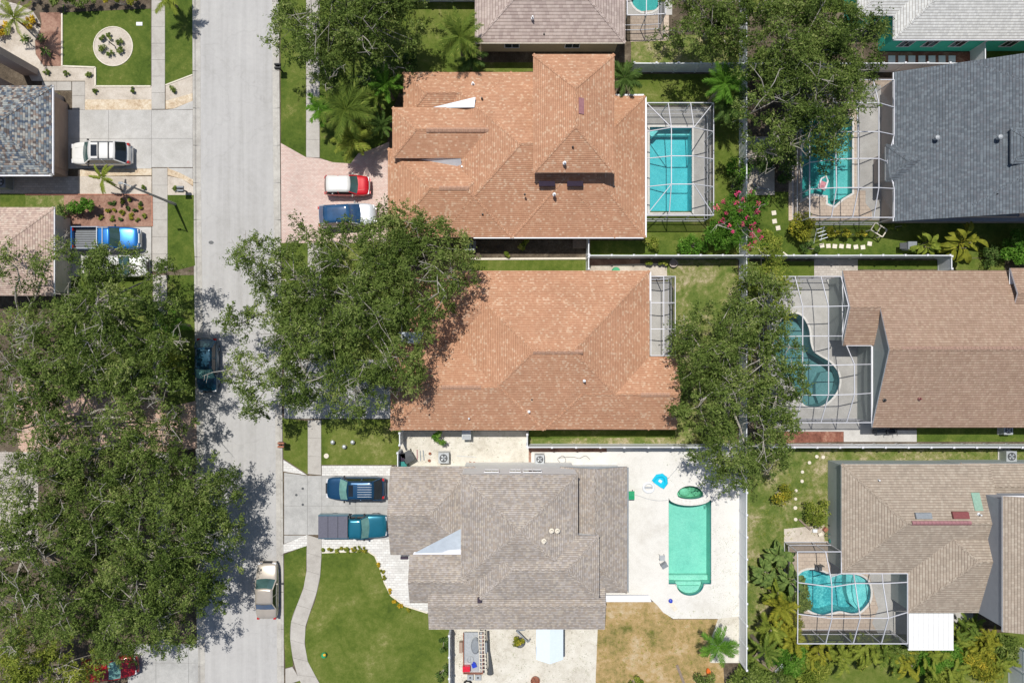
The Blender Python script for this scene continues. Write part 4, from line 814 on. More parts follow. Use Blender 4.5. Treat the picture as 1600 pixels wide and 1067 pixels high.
def wheel(parent, x, y, r=.34, w=.22):
    if r not in WHEEL:
        a = MB(); pr = [(r*.62,-w/2),(r*.93,-w/2),(r,-w/2+.03),(r,w/2-.03),(r*.93,w/2),(r*.62,w/2)]; a.lathe(pr, 20)
        b = MB(); b.lathe([(0,w/2-.03),(r*.2,w/2-.02),(r*.55,w/2-.05),(r*.63,w/2)], 20); b.lathe([(0,-w/2+.03),(r*.2,-w/2+.02),(r*.55,-w/2+.05),(r*.63,-w/2)], 20)
        def turn(mb): mb.v = [(v[0], v[2], v[1]) for v in mb.v]; return mb
        WHEEL[r] = (turn(a).mesh('tyre', M['tyre'], True), turn(b).mesh('rim', M['rim']))
    h = bpy.data.objects.new('wheel', None); COL.objects.link(h); h.parent = parent; h.location = (x, y, r); h.empty_display_size = .2
    link('tyre', WHEEL[r][0], h); link('rim', WHEEL[r][1], h)
def loft(st, crown=.05, belt=.9):
    """stations (x, halfwidth, z bottom, z top); closed hull"""
    mb = MB(); R = []
    for x, hw, zb, zt in st:
        zm = zb+(zt-zb)*.55
        half = [(0, zb), (hw*.86, zb), (hw*.985, zb+(zt-zb)*.22), (hw, zm), (hw*.965, zb+(zt-zb)*.85), (hw*belt, zt), (hw*.55, zt+crown*.75), (0, zt+crown)]
        R.append([(x, -y, z) for y, z in half]+[(x, y, z) for y, z in half[-2:0:-1]])
    n = len(R[0])
    for a, b in zip(R, R[1:]):
        for i in range(n): mb.face([a[i], b[i], b[(i+1) % n], a[(i+1) % n]])
    for e, rv in ((R[0], 1), (R[-1], 0)):
        h = n//2
        for i in range(h): 
            q = [e[i], e[(i+1)], e[(n-i-1) % n], e[(n-i) % n]]
            q = [p for k, p in enumerate(q) if p not in q[:k]]
            if len(q) > 2: mb.face(q if rv else q[::-1])
    return mb
def smooth_obj(o, lv=2):
    s = o.modifiers.new('smooth', 'SUBSURF'); s.levels = lv; s.render_levels = lv
def car(label, px, py, deg, L, Wd, kind, body, cat='car', wind='g_mid', rear='g_dark', roofm=None, sun_roof=None, rails=0, bars=0, bed=None, name='parked_car', fascia=None, side='g_dark'):
    r = empty(name, P(px, py, .8).xy.to_3d(), label, cat, None, math.radians(deg)); onroad = 306 < px < 436; r.location.z = .02 if onroad else Z0+.045
    hL, hw = L/2, Wd/2; T = dict(sedan=(.0, [.74, .86], .95, 1.42, (-.62, -.36), (.42, .14)), hatch=(0, [.8, .9], 1.0, 1.42, (-.90, -.66), (.44, .10)), suv=(0, [.95, 1.0], 1.1, 1.72, (-.92, -.70), (.46, .15)), mini=(0, [.85, .9], 1.0, 1.4, (-.94, -.82), (.45, .16)), pickup=(0, [1.0, 1.05], 1.15, 1.82, (-.10, -.04), (.46, .28)))[kind]
    hz, bz, rz = T[1], T[2], T[3]; gb = (T[4][0]*hL, T[5][0]*hL); gr = (T[4][1]*hL, T[5][1]*hL)
    zb = .26 if kind != 'pickup' else .38
    tail_z = dict(sedan=.92, hatch=.95, suv=1.02, mini=.98, pickup=1.15)[kind]
    if kind == 'pickup':
        st = [(gb[0]-.06, hw, zb, bz), (gb[0]+.3, hw, zb, bz), (gb[1], hw, zb, bz), (hL*.62, hw*.99, zb, hz[1]+.04), (hL*.85, hw*.96, zb, hz[0]), (hL*.97, hw*.86, zb+.05, hz[0]-.12), (hL, hw*.72, zb+.1, hz[0]-.3)]
    else:
        st = [(-hL, hw*.72, zb+.12, tail_z-.25), (-hL*.97, hw*.86, zb+.03, tail_z-.08), (-hL*.86, hw*.96, zb, tail_z), (-hL*.55, hw*.99, zb, bz if kind != 'sedan' else .95), (0, hw, zb, bz), (gb[1], hw*.99, zb, bz-.02), (hL*.62, hw*.985, zb, hz[1]), (hL*.84, hw*.93, zb, hz[0]), (hL*.95, hw*.82, zb+.03, hz[0]-.12), (hL, hw*.62, zb+.12, hz[0]-.3)]
    o = loft(st, .05).build('body', M[body], r, True, True); smooth_obj(o)
    tp = .76 if kind != 'pickup' else .8; wb, wr = hw*.9, hw*tp
    C = lambda x, y, z: Vector((x, y, z))
    def bow(name, a, b, c, d, mat, out, n=4):     # curved quad a-b bottom edge, d-c top edge, bulging along x by out
        mb = MB(); 
        for i in range(n):
            for j in range(2):
                q = []
                for (u, v) in ((i/n, j/2), ((i+1)/n, j/2), ((i+1)/n, (j+1)/2), (i/n, (j+1)/2)):
                    p = (a*(1-u)+b*u)*(1-v)+(d*(1-u)+c*u)*v; k = 1-(2*u-1)**2; q.append((p.x+out*k, p.y, p.z+.02*k*v))
                mb.face(q)
        mb.build(name, M[mat], r, True, True)
    e = .012
    bow('windshield', C(gb[1],-wb,bz-.02), C(gb[1],wb,bz-.02), C(gr[1],wr,rz-.02), C(gr[1],-wr,rz-.02), wind, .14)
    bow('rear_window', C(gb[0],wb,bz-.02), C(gb[0],-wb,bz-.02), C(gr[0],-wr,rz-.02), C(gr[0],wr,rz-.02), rear, -.08)
    for s in (-1, 1):
        mid = (gr[0]+gr[1])/2
        for x0, x1, X0, X1 in ((gb[0], mid-.03, gr[0], mid-.03), (mid+.03, gb[1], mid+.03, gr[1])):
            m = MB(); m.face([(x0+.06, s*wb, bz-.02), (x1-.04, s*wb, bz-.02), (X1, s*wr, rz-.03), (X0, s*wr, rz-.03)]); m.build('side_window', M[side], r)
        for x0, X0 in ((gb[0], gr[0]), (mid, mid), (gb[1], gr[1])):
            m = MB(); m.bar((x0, s*(wb+.005), bz-.03), (X0, s*(wr+.005), rz-.01), .08 if x0 != mid else .06, .05); m.build('pillar', M[body], r)
    m = MB(); n = 6                                  # roof panel
    for i in range(n):
        for j in range(6):
            q = []
            for u, v in ((i/n, j/6), ((i+1)/n, j/6), ((i+1)/n, (j+1)/6), (i/n, (j+1)/6)):
                k = 1-(2*v-1)**2; k2 = 1-(2*u-1)**2; xa = gr[0]-.03-.04*k; xb = gr[1]+.04+.08*k; q.append((xa+(xb-xa)*u, -wr-.02+(2*wr+.04)*v, rz-.025+.05*k**.6*(.3+.7*k2)))
            m.face(q)
    ro = m.build('roof', M[roofm or body], r, True, True); so = ro.modifiers.new('thick', 'SOLIDIFY'); so.thickness = .05; so.offset = -1
    if sun_roof:
        a, b = sun_roof; m = MB(); m.box(gr[0]+(gr[1]-gr[0])*a, gr[0]+(gr[1]-gr[0])*b, -wr*.62, wr*.62, rz-.01, rz+.035); m.build('sunroof', M['g_dark' if roofm != 'g_blue' else 'g_blue'], r)
    for k in range(2 if rails else 0):
        s = (-1, 1)[k]; m = MB(); m.tube([(gr[0]+.1, s*wr*.93, rz), (gr[0]+.2, s*wr*.93, rz+.07), (gr[1]-.3, s*wr*.93, rz+.07), (gr[1]-.15, s*wr*.93, rz)], .022, 6); m.build('roof_rail', M['trim'], r)
    for k in range(bars):
        x = gr[0]+(gr[1]-gr[0])*((.22, .62) if bars == 2 else [.1+.16*i for i in range(bars)])[k]
        if bars == 2: m = MB(); m.box(x-.035, x+.035, -wr*.95, wr*.95, rz+.05, rz+.08); m.build('roof_bar', M['trim'], r)
    if bars > 2:
        for k in range(bars):
            y = -wr*.66+k*wr*1.32/(bars-1); m = MB(); m.box(gr[0]+.12, gr[1]-.75, y-.018, y+.018, rz, rz+.035); m.build('roof_rib', M['lgrey'], r)
    for s in (-1, 1):
        m = MB(); m.box(gb[1]-.36, gb[1]-.25, s*hw*.95, s*(hw+.13), bz-.03, bz+.1) if s > 0 else m.box(gb[1]-.36, gb[1]-.25, s*(hw+.13), s*hw*.95, bz-.03, bz+.1); mo = m.build('mirror', M['trim' if body != 'p_beige' else body], r)
        bv = mo.modifiers.new('bevel', 'BEVEL'); bv.width = .04; bv.segments = 2
        m = MB(); zz = (hz[0]-.24); m.box(hL*.90, hL*.975, s*hw*.62-.16, s*hw*.62+.16, zz-.05, zz+.115); ho = m.build('headlight', M['lamp'], r); bv = ho.modifiers.new('bevel', 'BEVEL'); bv.width = .05; bv.segments = 2
        m = MB(); tz = tail_z-.24; xt = -hL
        m.box(xt-.01, xt+.16, s*hw*.74-.1, s*hw*.74+.1, tz-.1, tz+.16); to = m.build('taillight', M['tail'], r); bv = to.modifiers.new('bevel', 'BEVEL'); bv.width = .04; bv.segments = 2
        wr_ = .37 if kind in ('suv', 'pickup') else (.30 if kind == 'mini' else .33)
        for x in (-hL*.6, hL*.62): wheel(r, x, s*(hw-.2), wr_)
        m = MB(); m.bar((gb[1]+.04, s*wb*.15-.1, bz+.015), (gb[1]-.06, s*wb*.15+.38, bz+.03), .02, .02); m.build('wiper', M['trim'], r)
    m = MB(); m.box(hL*.93, hL+.02, -hw*.42, hw*.42, hz[0]-.38, hz[0]-.14); m.build('grille', M[fascia or 'trim'], r)
    for x, nm in ((hL-.08, 'front_bumper'), (-hL+.02, 'rear_bumper')):
        m = MB(); m.box(x-.06, x+.1 if x > 0 else x+.12, -hw*.72, hw*.72, zb+.06, zb+.26); bo = m.build(nm, M[fascia or (body if kind != 'pickup' else 'chrome')], r); bv = bo.modifiers.new('bevel', 'BEVEL'); bv.width = .05; bv.segments = 2
    m = MB()
    for s in (-1, 1): m.bar((gb[1]+.12, s*hw*.5, hz[1]+.075), (hL*.82, s*hw*.42, hz[0]+.055), .02, .02)
    m.build('bonnet_crease', M[body], r)
    if bed:
        x0, x1 = -hL, gb[0]-.1; t = .07; zf = .75
        m = MB(); m.box(x0, x1, -hw*.97, hw*.97, zb+.1, zf); m.build('bed_floor', M['dark'], r)
        for s in (-1, 1): m = MB(); m.box(x0, x1, min(s*hw*.99, s*(hw-.1)), max(s*hw*.99, s*(hw-.1)), zb+.1, bz); o = m.build('bed_side', M[bed[1] if len(bed) > 1 else body], r)
        m = MB(); m.box(x0, x0+.09, -hw*.96, hw*.96, zb+.1, bz-.02); m.build('tailgate', M[body], r)
        if bed[0] == 'cover':
            n = 3
            for i in range(n): m = MB(); a = x0+(x1-x0)*i/n; b = x0+(x1-x0)*(i+1)/n; m.box(a+.015, b-.015, -hw*.93, hw*.93, bz-.03, bz+.03); m.build('bed_cover', M['cover'], r)
        else:
            for i in range(9): m = MB(); y = -hw*.8+i*hw*1.6/8; m.box(x0+.1, x1, y-.03, y+.03, zf, zf+.03); m.build('bed_rib', M['grey'], r)
            for s in (-1, 1): m = MB(); m.tube([(x0+.1, s*(hw-.06), bz+.06), (x1-.05, s*(hw-.06), bz+.06)], .03, 6); m.build('bed_rail', M['lgrey'], r)
            m = MB(); m.bar((gr[0]-.02, -wr, rz+.05), (gr[0]-.02, wr, rz+.05), .06); m.bar(((gr[0]+gr[1])/2, -wr, rz+.06), ((gr[0]+gr[1])/2, wr, rz+.06), .05)
            for s in (-1, 1): m.bar((gr[0]-.02, s*wr*.95, rz+.05), (gr[1]+.02, s*wr*.95, rz+.05), .04)
            m.build('roof_rack', M['lgrey'], r)
    return r
M['p_white'] = paint('white paint', (.74, .73, .70), .0); M['p_red'] = paint('red paint', (.55, .004, .012), .1); M['p_dred'] = paint('dark red paint', (.36, .006, .012), .2)
M['p_navy'] = paint('dark blue paint', (.012, .07, .16), .4); M['p_nblack'] = paint('blue black paint', (.006, .055, .10), .4); M['p_teal'] = paint('teal blue paint', (.012, .16, .24), .4); M['p_blue'] = paint('bright blue paint', (.01, .17, .52), .4); M['p_beige'] = paint('champagne paint', (.52, .46, .39), .35); M['p_silver'] = paint('silver white paint', (.66, .68, .70), .2)
car('white suv with sunroof parked on the concrete driveway at upper left', 158.5, 241, 180, 4.75, 1.92, 'suv', 'p_white', 'suv', 'g_mid', sun_roof=(.68, .92), rails=1, bars=2, name='parked_suv')
car('bright blue pickup truck with open dark bed on the left driveway', 168, 373, 0, 5.35, 1.85, 'pickup', 'p_blue', 'pickup truck', 'g_mid', bed=('open',), name='pickup_truck', fascia='lgrey')
car('white car almost hidden by oak leaves beside the blue pickup', 186, 416, 0, 4.5, 1.8, 'sedan', 'p_white')
car('dark blue car parked at the kerb half under oak branches', 323, 571, -90, 4.35, 1.75, 'hatch', 'p_nblack', wind='g_teal', rear='g_mid')
car('champagne sedan parked alone on the street in the sun', 416.5, 923, 90, 4.55, 1.8, 'sedan', 'p_beige', wind='g_mid', rear='g_blue')
car('small red hatchback with a white roof on the pink pavers', 543, 290.5, 0, 3.62, 1.68, 'mini', 'p_red', wind='g_mid', roofm='p_white')
car('silver white car with dark glass roof under the oak edge', 543, 337, 3, 4.6, 1.85, 'suv', 'p_silver', roofm='g_blue', wind='g_blue', rear='g_blue')
car('dark blue suv with ribbed roof rails on the lower driveway', 555.5, 762, 180, 4.72, 1.92, 'suv', 'p_navy', 'suv', 'g_teal', sun_roof=(.80, .98), rails=1, bars=6, name='parked_suv')
car('teal pickup truck with grey folding bed cover on the lower driveway', 553, 820.5, 0, 5.5, 1.92, 'pickup', 'p_teal', 'pickup truck', 'g_teal', bed=('cover',), name='pickup_truck')
car('dark red car poking out from under the trees at the bottom', 172, 1043, 6, 4.3, 1.78, 'hatch', 'p_dred', wind='g_teal')
# ---------------------------------------------------------------- foliage
def leaves(name, C, R, nper, size, mat, parent=None, up=.7, flat_=.75, tb=None, asp=.5, seed=0, tr=.22, sizevar=.35, strand=0):
    g = np.random.default_rng(seed+len(C)); C = np.asarray(C, float); R = np.asarray(R, float) if hasattr(R, '__len__') else np.full(len(C), R)
    k = len(C)*nper; ci = np.repeat(np.arange(len(C)), nper)
    d = g.normal(size=(k, 3)); d /= np.linalg.norm(d, axis=1)[:, None]; rr = g.random(k)**.45
    if strand:
        D = g.normal(size=(len(C), strand, 3)); D[:, :, 2] = D[:, :, 2]*.5+.15; D /= np.linalg.norm(D, axis=2)[:, :, None]; d = D[ci, g.integers(0, strand, k)]; rr = g.random(k)**.7*1.35
    p = C[ci]+d*(R[ci]*rr)[:, None]*np.array([1, 1, flat_])
    if strand: p += g.normal(size=(k, 3))*.075
    nrm = g.normal(size=(k, 3))*.55+d*.5+np.array([0, 0, up]); nrm /= np.linalg.norm(nrm, axis=1)[:, None]
    a = g.normal(size=(k, 3))*(.55 if strand else .7)+d*.7; a -= nrm*(a*nrm).sum(1)[:, None]; a /= np.linalg.norm(a, axis=1)[:, None]+1e-9; b = np.cross(nrm, a)
    s = size*(1-sizevar+2*sizevar*g.random(k)); a *= s[:, None]; b *= (s*asp)[:, None]
    v = np.empty((k, 4, 3)); v[:, 0] = p-a*.5; v[:, 1] = p+b*.5-a*.05; v[:, 2] = p+a*.5; v[:, 3] = p-b*.5-a*.05
    tb = np.full(len(C), .5) if tb is None else np.asarray(tb)
    t = np.clip(tb[ci]+g.normal(size=k)*tr, 0, 1)
    me = bpy.data.meshes.new(name); me.vertices.add(k*4); me.loops.add(k*4); me.polygons.add(k)
    me.vertices.foreach_set('co', v.ravel()); me.loops.foreach_set('vertex_index', np.arange(k*4, dtype=np.int32))
    me.polygons.foreach_set('loop_start', np.arange(0, k*4, 4, dtype=np.int32)); me.polygons.foreach_set('loop_total', np.full(k, 4, dtype=np.int32))
    at = me.attributes.new('tint', 'FLOAT', 'FACE'); at.data.foreach_set('value', t.astype(np.float32)); me.materials.append(M[mat]); me.update(); me.validate()
    return link(name, me, parent) if parent is not None or name else me
def oak(label, lobes, mat='oak', zc=6.5, hz=2.2, trunk=None, dens=3.5, nper=105, size=.19, gap=.42, bare=0, seed=1, cat='tree', name='oak_tree', tr_r=.28, rad=.5, zbase=None):
    g = np.random.default_rng(seed); L = [(P(x, y, zc), r_/K*(H-zc)/H, (z if z else 0)) for x, y, r_, *z_ in lobes for z in [z_[0] if z_ else 0]]
    cen = sum((l[0]*l[1]**2 for l in L), Vector())/sum(l[1]**2 for l in L)
    tb_ = P(*trunk, 0) if trunk else Vector((cen.x, cen.y, 0)); r = empty(name, tb_, label, cat); base = Vector(tb_)
    Cs = []; own = []
    for li, (c, R, dz) in enumerate(L):
        n = int(dens*math.pi*R*R)
        for _ in range(n):
            f = math.sqrt(g.random())*1.04; t = g.random()*2*math.pi; wob = 1+.16*math.sin(3*t+li*1.7)+.12*math.sin(7*t+li)
            x = c.x+R*f*wob*math.cos(t); y = c.y+R*f*wob*math.sin(t)
            nv = noise.noise(Vector((x*.55, y*.55, seed*3.1)))+.5*noise.noise(Vector((x*1.3, y*1.3, seed)))
            if nv < -gap+.25*(f-.5): continue
            if noise.noise(Vector((x*.75, y*.75, 7))) < -.28 and g.random() < .75: continue
            top = zc+dz+hz*math.sqrt(max(0, 1-(f*.95)**2))
            z = top-g.random()**1.6*hz*1.0-.35*(nv < 0)+1.5*noise.noise(Vector((x*.75, y*.75, 7)))+.6*noise.noise(Vector((x*1.7, y*1.7, 3)))
            Cs.append((x-base.x, y-base.y, z)); own.append(li)
    Cs = np.array(Cs); own = np.array(own)
    tbv = np.array([.45+.5*noise.noise(Vector((c[0]*.5, c[1]*.5, seed+9)))+.12*g.normal() for c in Cs])
    leaves('crown', Cs, rad*(.7+.6*g.random(len(Cs))), nper, size, mat, r, tb=tbv, seed=seed, asp=.36, strand=8)
    mb = MB(); fork = Vector((0, 0, min(2.4, zc*.4))); mb.tube([(0, 0, 0), (.05, -.03, fork.z*.5), fork], [tr_r*1.25, tr_r, tr_r*.9], 8); mb.build('trunk', M['bark'], r, True)
    for li, (c, R, dz) in enumerate(L):
        mb = MB(); e = Vector((c.x-base.x, c.y-base.y, zc+dz+hz*.25)); mid = fork.lerp(e, .5)+Vector((g.normal()*.4, g.normal()*.4, .5)); pts = []
        for i in range(7): t = i/6; p = fork*(1-t)**2+mid*2*t*(1-t)+e*t*t; pts.append(p+Vector((g.normal(), g.normal(), g.normal()))*.07)
        r0 = tr_r*(.32+.25*min(1, R/4)); mb.tube(pts, [r0*(1-.7*i/6) for i in range(7)], 6)
        idx = np.where(own == li)[0]
        if len(idx):
            hub = []
            for k in g.choice(idx, min(len(idx), max(5, int(R*5))), replace=False):
                q = Vector(Cs[k]); s = pts[int(g.integers(3, 7))] if not hub or g.random() < .35 else hub[int(g.integers(len(hub)))]
                if (q-s).length > R*1.4: s = pts[-1]
                m_ = s.lerp(q, .5)+Vector((g.normal()*.15, g.normal()*.15, .25)); a_ = .04 if g.random() < .3 else .022; mb.tube([s, m_, q], [a_, a_*.75, a_*.35], 4, cap=False); hub.append(m_)
        mb.build('limb', M['bark'], r, True)
    for k in range(bare):                                 # pale bare twigs standing proud of the leaves
        b = Vector(Cs[int(g.integers(len(Cs)))]); mb = MB(); b.z += .2
        for _ in range(4):
            an = g.random()*6.28; ln = .6+g.random()*1.3; q = b+Vector((math.cos(an)*ln, math.sin(an)*ln, .45*g.random()+.1)); mm_ = b.lerp(q, .55)+Vector((g.normal()*.1, g.normal()*.1, .1)); mb.tube([b-Vector((0, 0, .3)), mm_, q], [.035, .024, .012], 4, cap=False)
            for __ in range(3): t = mm_.lerp(q, g.random()); mb.tube([t, t+Vector((g.normal()*.3, g.normal()*.3, .15))], [.014, .008], 3, cap=False)
        mb.build('bare_twig', M['bark'], r)
    return r
oak('large dark green oak over the street and the front of the middle orange house',
    [(572,412,76),(662,395,66),(480,430,72),(583,495,98,.9),(505,535,85,.5),(555,595,58),(618,568,46,.2),(372,502,34,-1.2),(384,588,36,-1.2),(392,632,24,-1.5),(448,590,46,-.5),(405,400,42,-.7),(625,345,30,-.6),(668,468,42,.4),(608,372,26,-.4),(430,500,36,-.6),(700,425,38)], trunk=(530,470), zc=6.4, hz=2.4, seed=3, bare=14, gap=.5)
oak('olive green oak at the top beside the street', [(525,20,88,.4),(588,48,58),(462,38,46,-.5),(500,78,42,-.6),(560,-20,90,.6),(610,10,45)], trunk=(545,60), seed=5, zc=6.2, bare=4, gap=.5, tr_r=.24)
oak('oak cluster right of the pale taupe house at the top', [(1085,28,52,.3),(1128,62,36,-.3),(1058,8,34),(1130,15,48),(1050,45,22,-.6)], trunk=(1100,60), seed=7, zc=5.6, hz=2)
oak('tall olive oak spreading over the teal pool of the slate house', [(1210,70,62,.6),(1275,55,66,.5),(1235,150,72,.8),(1300,115,50),(1205,215,38,-.4),(1275,195,50,-.1),(1298,228,26,-.9),(1335,60,46,-.4),(1372,40,22,-.9),(1188,115,32,-.2),(1200,15,48),(1240,8,50),(1330,150,34,-.8),(1255,105,60,.8),(1345,105,30,-.6)], trunk=(1215,140), seed=9, zc=7, hz=2.3, bare=4, gap=.6)
oak('oak spreading across the back fence of the middle orange house', [(1140,512,54),(1100,560,52,-.3),(1180,560,56,.3),(1095,625,46,-.3),(1122,625,48,.3),(1198,640,40,.3),(1120,690,46,-.4),(1165,705,48,-.2),(1215,600,38,-.5),(1212,712,38,-.6),(1145,745,32,-.9),(1080,520,28,-.9),(1215,680,36,-.4),(1185,465,42,-.4),(1130,540,44,.3),(1220,540,30,-.6)], trunk=(1125,600), seed=11, zc=5.6, hz=2, bare=7, gap=.34)
oak('light green feathery tree above the wide screen cage', [(1200,420,34),(1225,455,32,-.2),(1180,440,30,-.2),(1210,490,28,-.4),(1190,395,22,-.5)], 'lime', trunk=(1190,440), seed=13, zc=4.2, hz=1.6, tr_r=.12, dens=2.0, cat='tree', name='leafy_tree')
oak('oak over the pinkish roofed house with pale branches on the left', [(35,420,44),(80,400,28,-.4),(28,560,56),(75,560,52),(60,615,50),(22,490,24,-.8),(95,500,34,-.5)], trunk=(60,520), seed=15, zc=5.8, bare=14, gap=.3)
oak('oak crown below the blue pickup truck on the left', [(160,415,36,-.3),(215,420,34,-.3),(185,470,58,.5),(240,480,44),(130,500,42),(170,545,66,.6),(110,575,44),(215,590,44),(240,545,30,-.5),(272,478,28,-.5),(258,548,30,-.6),(262,600,34,-.5),(250,420,18,-.9)], trunk=(180,480), seed=17, zc=6.3, bare=5, gap=.4)
oak('sparser oak above the orange paver driveway on the left', [(200,640,52),(110,655,50),(40,670,56),(150,600,40,-.3),(262,660,28,-.8),(235,690,40),(70,710,40),(150,700,44),(20,620,40)], trunk=(150,650), seed=19, zc=5.6, bare=14, gap=.26, dens=2.9)
oak('huge green oak casting shade on the street at lower left', [(300,748,58,.3),(235,728,56,.8),(325,828,42,-.5),(336,775,32,-.7),(255,830,84,1.8),(165,800,70,1.6),(300,900,56,.3),(335,900,26,-.8),(225,920,80,1.5),(280,975,40,0),(190,980,42,.6),(160,740,46,.8),(300,830,60,.8)], trunk=(240,850), seed=21, zc=4.5, hz=2.3, bare=16, gap=.5)
oak('olive oak filling the far lower left beside the huge oak', [(60,760,58),(80,850,76,.6),(20,860,60),(115,925,66,.4),(35,940,62),(120,720,40)], trunk=(70,850), seed=23, zc=6.6, hz=2.4, bare=10, gap=.42)
oak('yellowish green tree in the bottom left corner', [(45,1010,50),(110,1035,44),(20,1055,44),(75,1075,50),(140,1055,20,-.6)], 'lime', trunk=(60,1030), seed=25, zc=5.2, hz=1.8, gap=.35, name='leafy_tree')
oak('small shaded bushy tree under the top oak beside the sidewalk', [(600,90,34),(575,125,24,-.3),(620,110,24)], 'deep', trunk=(600,105), seed=27, zc=2.9, hz=1.2, tr_r=.1, name='leafy_tree')
oak('pink flowering bougainvillea overhanging the back fence', [(1148,338,34),(1170,325,26),(1135,355,24),(1165,360,26)], 'spring', trunk=(1140,340), seed=29, zc=2.4, hz=1.1, tr_r=.09, size=.17, name='bougainvillea', cat='flowering shrub')
bv_ = bpy.data.objects['bougainvillea']; g_ = np.random.default_rng(4)
def clus(pts, z, base): return [tuple(P(x, y, z)-Vector(base.location)) for x, y in pts]
leaves('flower', clus([(1152,302),(1173,301),(1182,330),(1180,348),(1130,315),(1140,352),(1176,368),(1180,378),(1190,372),(1161,350),(1120,325),(1168,340),(1135,333),(1150,318),(1162,312),(1186,360),(1175,355),(1128,345),(1145,362),(1184,318),(1156,330),(1171,385)], 3.35, bv_), .2*(.5+g_.random(22)), 26, .12, 'petal', bv_, tb=g_.random(22)*.9, asp=.8)
# shrubs: dome of leaves with stems
def shrub(label, px, py, rpx, h, mat='spring', ry=None, nper=80, size=.16, asp=.5, name='shrub', cat='shrub', group=None, seed=None, dens=5):
    seed = seed or int(px*7+py) ; g = np.random.default_rng(seed); c = P(px, py, Z0); rx = rpx/K; ry = (ry or rpx)/K
    r = empty(name, c, label, cat, group); n = max(5, int(dens*math.pi*rx*ry)); C = []
    for _ in range(n):
        f = math.sqrt(g.random())*.85; t = g.random()*6.283; w_ = 1+.15*math.sin(3*t+px); z = h*(.35+.6*math.sqrt(1-f*f))*(.75+.3*g.random()); C.append((rx*f*w_*math.cos(t), ry*f*w_*math.sin(t), z))
    cr = min(.42, max(.1, min(rx, ry)*.5)); leaves('foliage', C, cr*(.8+.4*g.random(n)), nper, size, mat, r, tb=.5+.2*g.normal(size=n), seed=seed, asp=asp)
    mb = MB()
    for k in range(min(n, 9)): q = Vector(C[k]); mb.tube([(q.x*.15, q.y*.15, 0), (q.x*.6, q.y*.6, q.z*.5), q], [.03, .02, .01], 4, cap=False)
    mb.build('stem', M['bark'], r); return r
def small(label, px, py, rpx, mat='grass_b', h=.35, group=None, name='small_bush', cat='bush', size=.1):
    return shrub(label, px, py, rpx, h, mat, nper=70, size=size, name=name, cat=cat, group=group, dens=14)
# palm fronds
FR = {}
def frond_mesh(kind, L, wide, n=24, droop=.5, mat='palm', seed=0):
    key = (kind, seed)
    if key in FR: return FR[key]
    g = np.random.default_rng(seed+5); mb = MB(); tint = []
    pts = [Vector((L*t*(1-.12*droop*t*t), g.normal()*.03*L*t*t, L*(.22*t-droop*.62*t*t))) for t in [i/10 for i in range(11)]]
    mb.tube(pts, [.035*(1-.8*i/10) for i in range(11)], 4, cap=False); tint += [.75]*40
    for i in range(n):
        t = .12+.86*i/(n-1); k = t*10; a = int(min(k, 9)); p = pts[a].lerp(pts[a+1], k-a); d = (pts[a+1]-pts[a]).normalized(); ln = wide*math.sin(math.pi*min(1, (.15+.8*t)))**.6
        for s in (-1, 1):
            sd_ = Vector((0, s, 0)); dd = (sd_*.82+d*(.45+.5*t)+Vector((0, 0, -.25+.12*g.normal()))).normalized(); q = p+dd*ln*(.85+.3*g.random()); q.z -= ln*.22
            w = d*(.045+.02*g.random()) if kind != 'banana' else d*.09; m_ = p.lerp(q, .5)+Vector((0, 0, ln*.05))
            mb.face([p-w*.5, p+w*.5, m_+w*.6, m_-w*.6]); mb.face([m_-w*.6, m_+w*.6, q]); tt = .45+.18*g.normal()+.15*t; tint += [tt, tt]
    me = mb.mesh('frond', M[mat]); at = me.attributes.new('tint', 'FLOAT', 'FACE'); at.data.foreach_set('value', np.clip(tint[:len(me.polygons)]+[.5]*(len(me.polygons)-len(tint)), 0, 1).astype(np.float32)); FR[key] = me; return me
def palm(label, px, py, z, L, n, mat='palm', wide=.42, base=None, seed=1, droop=.55, group=None, name='palm_tree', cat='palm', tr=.14, nleaf=22, sc_=0):
    g = np.random.default_rng(seed); c = P(px, py, z); b = P(*base, 0) if base else Vector((c.x, c.y, 0)); r = empty(name, b, label, cat, group); top = c-b
    mb = MB(); mb.tube([(0, 0, 0), Vector((top.x*.35, top.y*.35, z*.45)), top], [tr*1.3, tr, tr*.9], 8); mb.build('trunk', M['palmbark'], r, True)
    for i in range(n):
        ms = frond_mesh((mat, round(L, 2), wide), L, wide, nleaf, droop, mat, seed*10+i % 3); o = link('frond', ms, r, top+Vector((g.normal()*sc_, g.normal()*sc_, -abs(g.normal())*sc_*1.5))); lay = i/n
        o.rotation_euler = (g.normal()*(.22+sc_), -(.75-1.0*lay)-g.random()*(.2+sc_), i*2.39996+g.normal()*(.22+sc_*2)); o.scale = (.8+.3*g.random(),)*3
    return r
